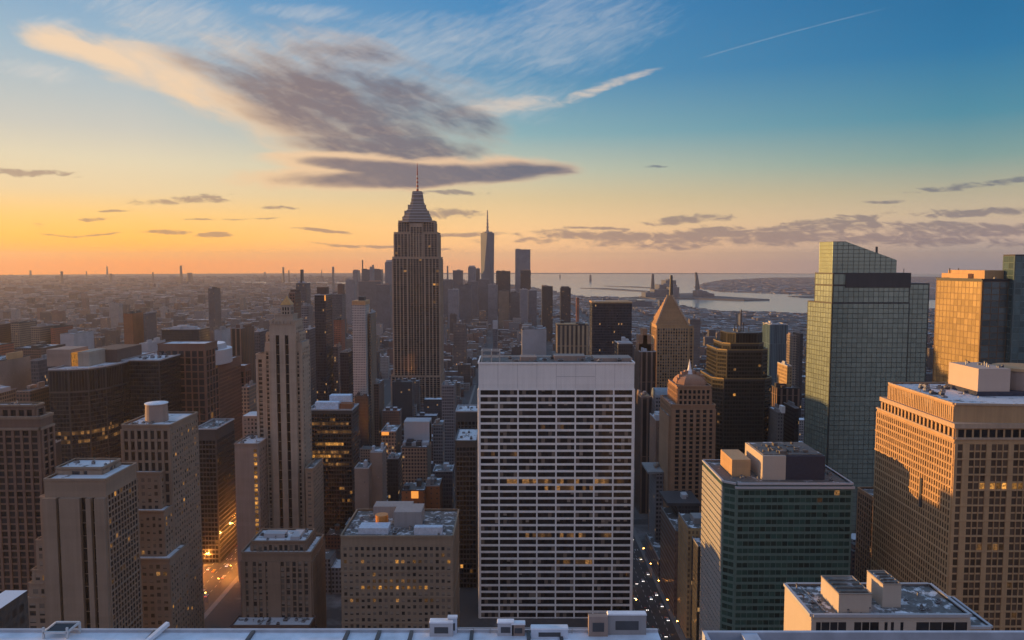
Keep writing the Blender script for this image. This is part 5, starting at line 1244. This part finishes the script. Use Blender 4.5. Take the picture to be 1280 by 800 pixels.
c = mixc(n, win, cr.outputs[0], (.03, .03, .034))
r2 = (isl * 37.7).fract(); ns = noise(n, g.outputs['Position'], .09, 4, .65)
snow = (ns + r2 * .5).gt(.93); tarc = mixc(n, r2, (.07, .065, .065), (.20, .19, .185))
c = mixc(n, nz_.gt(.5), c, mixc(n, snow, tarc, (.58, .59, .62)))
n.links.new(c, p.inputs['Base Color']); p.inputs['Roughness'].default_value = .8
p.inputs['Emission Color'].default_value = (1, .5, .18, 1); lk(n, p.inputs['Emission Strength'], win * wr.gt(.99) * nz_.abs().gt(.5).rsub(1.0) * .8)
tag(m.build("low_city", mt), kind='stuff')
print("lots", len(lots), "solo", len(solo))

# ================================================================== THE STREETS BELOW
def car_parts():
    b_ = MB(); b_.box(-.9, .9, -2.2, 2.2, .35, .95); b_.prism([(-.8, -1.5), (.8, -1.5), (.8, 1.2), (-.8, 1.2)], .95, 1.5, scale=.8); bo = b_
    w_ = MB(); w_.box(-.12, .12, -.33, .33, -.33, .33)
    h_ = MB(); h_.box(-.3, .3, -.08, .08, -.16, .16)
    return bo, w_, h_
bo, w_, h_ = car_parts()
hl = plain("headlight", (.8, .8, .8), .3, 0, (1, .93, .85), 3); tl = plain("taillight", (.4, .02, .01), .3, 0, (1, .08, .03), 2)
cw = []
for nm_, c_ in (("white", (.7, .7, .7)), ("black", (.03, .03, .03)), ("silver", (.4, .41, .42)), ("yellow", (.6, .36, .03))):
    o = bo.build("car_" + nm_, plain("car_paint_" + nm_, c_, .35)); cw.append((nm_, o.data)); bpy.data.objects.remove(o)
o = w_.build("wheel", DARK); WH = o.data; bpy.data.objects.remove(o); o = h_.build("headlight", hl); HLm = o.data; bpy.data.objects.remove(o); o = h_.build("taillight", tl); TLm = o.data; bpy.data.objects.remove(o)
def car(x, y, toward, ci, label, group):
    r = thing("car", label, "car", (x, y, .03), group); r.rotation_euler = (0, 0, 0 if toward else math.pi)
    for nm_, me, lc in (("body", cw[ci][1], (0, 0, 0)), ("wheel", WH, (-.85, -1.4, .33)), ("wheel", WH, (.85, -1.4, .33)), ("wheel", WH, (-.85, 1.4, .33)), ("wheel", WH, (.85, 1.4, .33)), ("headlight", HLm, (-.62, -2.2, .7)), ("headlight", HLm, (.62, -2.2, .7)), ("taillight", TLm, (-.62, 2.2, .75)), ("taillight", TLm, (.62, 2.2, .75))):
        o = bpy.data.objects.new(nm_, me); COL.objects.link(o); o.parent = r; o.location = lc
rg = random.Random(5)
for ln, (dx_, tw) in enumerate(((-9, True), (-3, True), (3, True), (9, True))):
    y = 470 + rg.random() * 10
    while y < 830:
        if not any(abs(y - s_) < 9 for s_ in STY):
            ci = rg.choice((0, 1, 2, 2, 3)); car(104 + dx_ + rg.uniform(-.3, .3), y, tw, ci, f"small {cw[ci][0]} car in the stream on the avenue beside the white grid tower", f"{cw[ci][0]} cars with lights on along the avenue")
        y += rg.uniform(18, 60)
for dx_, tw in ((-9, True), (-3, False), (4, True), (10, False)):
    y = 500 + rg.random() * 20
    while y < 900:
        if not any(abs(y - s_) < 9 for s_ in STY):
            ci = rg.choice((0, 1, 2, 3)); car(-248 + dx_, y, tw, ci, f"small {cw[ci][0]} car in the orange lit street below the slender strip tower", f"{cw[ci][0]} cars in the orange lit street")
        y += rg.uniform(22, 60)
# street lamps
mlb = MB(); mlb.cyl(0, 0, 0, 9, .14, .08, 6); mlb.bar((0, 0, 8.9), (1.8, 0, 9.4), .07); o = mlb.build("pole", DARK); PO = o.data; bpy.data.objects.remove(o)
mlb = MB(); mlb.prism([(-.45, -.3), (.45, -.3), (.45, .3), (-.45, .3)], -.22, 0, scale=.7); o = mlb.build("lamp_head", plain("sodium_lamp", (.8, .5, .2), .4, 0, (1, .38, .06), 40)); LH = o.data; bpy.data.objects.remove(o)
pd = bpy.data.lights.new("lamp_light", 'POINT'); pd.energy = 15000; pd.color = (1, .33, .05); pd.shadow_soft_size = .4
for k in range(20):
    s_ = 1 if k % 2 else -1; y = 560 + (k // 2) * 26
    r = thing("street_lamp", "glowing orange street lamp along the kerb of the street below the slender strip tower", "street lamp", (-248 + s_ * 17, y, .15), "orange lamps along the lit street"); r.rotation_euler = (0, 0, math.pi if s_ > 0 else 0)
    for nm_, me, lc in (("pole", PO, (0, 0, 0)), ("lamp_head", LH, (1.8, 0, 9.35))): o = bpy.data.objects.new(nm_, me); COL.objects.link(o); o.parent = r; o.location = lc
    if 590 < y < 800: o = bpy.data.objects.new("lamp_light", pd); COL.objects.link(o); o.parent = r; o.location = (2.2, 0, 8.4)
for k in range(12):
    s_ = 1 if k % 2 else -1; y = 480 + (k // 2) * 34
    r = thing("street_lamp", "street lamp along the kerb of the avenue beside the white grid tower", "street lamp", (104 + s_ * 13.4, y, .15), "lamps along the avenue"); r.rotation_euler = (0, 0, math.pi if s_ > 0 else 0)
    for nm_, me, lc in (("pole", PO, (0, 0, 0)), ("lamp_head", LH, (1.8, 0, 9.35))): o = bpy.data.objects.new(nm_, me); COL.objects.link(o); o.parent = r; o.location = lc

simple("snow covered roof corner in front of the stepped tan building's lower steps", -40, 26, 768, 210, 16, FM("facade_snow_top", (.09, .08, .075), (.07, .06, .055), snow=1.2, litp=0), "low_building", "building", roofobj=False)
# ================================================================== OUR OWN ROOF TERRACE
ZT = CZ - 30
ye = G(640, 789, ZT)[1]
def tx(px, Y_=None): return XZ(px, 789, Y_ or ye)[0]
b = Bld("terrace_roof", "long snow dusted roof ledge with a pale rim and small roof boxes, nearest of all", "roof terrace", (0, 40, ZT))
xa, xb = tx(-60), tx(822)
b.wall.prism([(xa, 20), (xb, 20), (xb, ye), (xa, ye)], ZT - 40, ZT - .02, top=False); b.roof.prism([(xa, 20), (xb, 20), (xb, ye), (xa, ye)], ZT - .02, ZT)
b.done(GREY, plain("snow_on_deck", (.70, .75, .83), .75)); 
m = MB(); m.box(xa, xb, ye - .22, ye + .06, ZT, ZT + .22); m.build("parapet", plain("grey_ledge", (.42, .45, .50), .6), b.root)
m = MB()
for px in (196, 318, 436, 475, 515, 590, 660, 700): 
    x = tx(px); m.box(x - .12, x + .16, ye - 2.4, ye - .3, ZT, ZT + .22)
m.build("deck_rib", DARK, b.root)
m = MB(); x = tx(205); m.bar((x - .5, ye - 2.2, ZT + .12), (x + .25, ye + .2, ZT + .55), .16); m.build("snowy_pipe", SNOW, b.root)
def skl(x0, x1, ya, yb, h, lb):
    r = thing("skylight", lb, "skylight", ((x0 + x1) / 2, (ya + yb) / 2, ZT)); m = MB(); t = .12
    for a in ((x0, ya), (x1, ya), (x0 + .5, yb), (x1 + .5, yb)): m.bar((a[0], a[1], ZT), (a[0], a[1], ZT + h), t * .6)
    P4 = [(x0, ya, ZT + h * .55), (x1, ya, ZT + h * .55), (x1 + .5, yb, ZT + h), (x0 + .5, yb, ZT + h)]
    for k in range(4): m.bar(P4[k], P4[(k + 1) % 4], t * .6)
    m.build("frame", plain("pale_frame", (.55, .57, .58), .5), r)
    m = MB(); m.quad(*[(q[0], q[1], q[2] - .02) for q in P4]); m.build("pane", GLD, r)
skl(tx(66), tx(95), ye - 1.2, ye - .3, .9, "slanted glass skylight frame on the snowy ledge, below the stepped tan building")
def rbox(px0, px1, ytop, Y_, D, mt, lb, snow=True, nm="roof_box"):
    X0, z = XZ(px0, ytop, Y_); X1 = XZ(px1, ytop, Y_)[0]; r = thing(nm, lb, "roof box", ((X0 + X1) / 2, Y_ + D / 2, ZT)); m = MB(); m.box(X0, X1, Y_, Y_ + D, ZT, z, bottom=False); m.build("casing", mt, r)
    if snow: m = MB(); m.prism([(X0 - .05, Y_ - .05), (X1 + .05, Y_ - .05), (X1 + .05, Y_ + D + .05), (X0 - .05, Y_ + D + .05)], z, z + .12, scale=.96); m.build("snow_cap", SNOW, r)
    m = MB(); m.box(X0 + (X1 - X0) * .2, X0 + (X1 - X0) * .8, Y_ - .03, Y_, ZT + (z - ZT) * .25, ZT + (z - ZT) * .7); m.build("louvre", DARK, r)
rbox(537, 566, 779, ye - .9, .6, LGREY, "pale snow capped roof box by the ledge under the crowded pale blue roof")
rbox(560, 571, 773, ye - .55, .35, plain("pale_blue_cladding", (.55, .62, .72), .5), "thin upright pale box at the ledge beside the snow capped one")
rbox(622, 642, 779, ye - .8, .5, LGREY, "white snow capped roof box below the white grid tower")
rbox(640, 656, 781, ye - .8, .5, PINK, "small pinkish roof box touching the white snow capped one")
rbox(664, 710, 787, ye - 1.3, .6, plain("pale_blue_cladding", (.55, .62, .72), .5), "long low pale blue roof box on the ledge")
rbox(736, 760, 771, ye - .9, .6, PINK, "pinkish cream roof box leaning at the ledge's end", False)
rbox(760, 808, 769, ye - .6, .5, GREY, "broad grey brown roof box, largest on the ledge")
m = MB(); x0, x1 = tx(572), tx(735)
m.bar((x0, ye - .3, ZT + .42), (x1, ye - .3, ZT + .42), .04); 
for k in range(9): x = x0 + (x1 - x0) * k / 8; m.bar((x, ye - .3, ZT), (x, ye - .3, ZT + .42), .03)
tag(m.build("railing", METAL), "thin metal rail along the snowy ledge below the white grid tower", "railing")
b = Bld("terrace_roof", "dark sunken terrace with a pale blue snowy rim under the green tower", "roof terrace", (18, 40, ZT))
xa, xb = tx(878), tx(1360)
b.wall.prism([(xa, 20), (xb, 20), (xb, ye), (xa, ye)], ZT - 40, ZT - .9, top=False); b.roof.prism([(xa, 20), (xb, 20), (xb, ye), (xa, ye)], ZT - .95, ZT - .9)
b.done(GREY, plain("dark_deck", (.03, .032, .036), .7))
m = MB(); m.box(xa, xb, ye - .25, ye + .08, ZT - .9, ZT + .02); m.box(xa, xa + .3, 40, ye - .25, ZT - .9, ZT + .02); x = tx(925); m.box(x, x + 1.3, 50, ye - .25, ZT - .9, ZT - .03); m.build("snowy_rim", plain("blue_snow_ledge", (.46, .51, .60), .6), b.root)
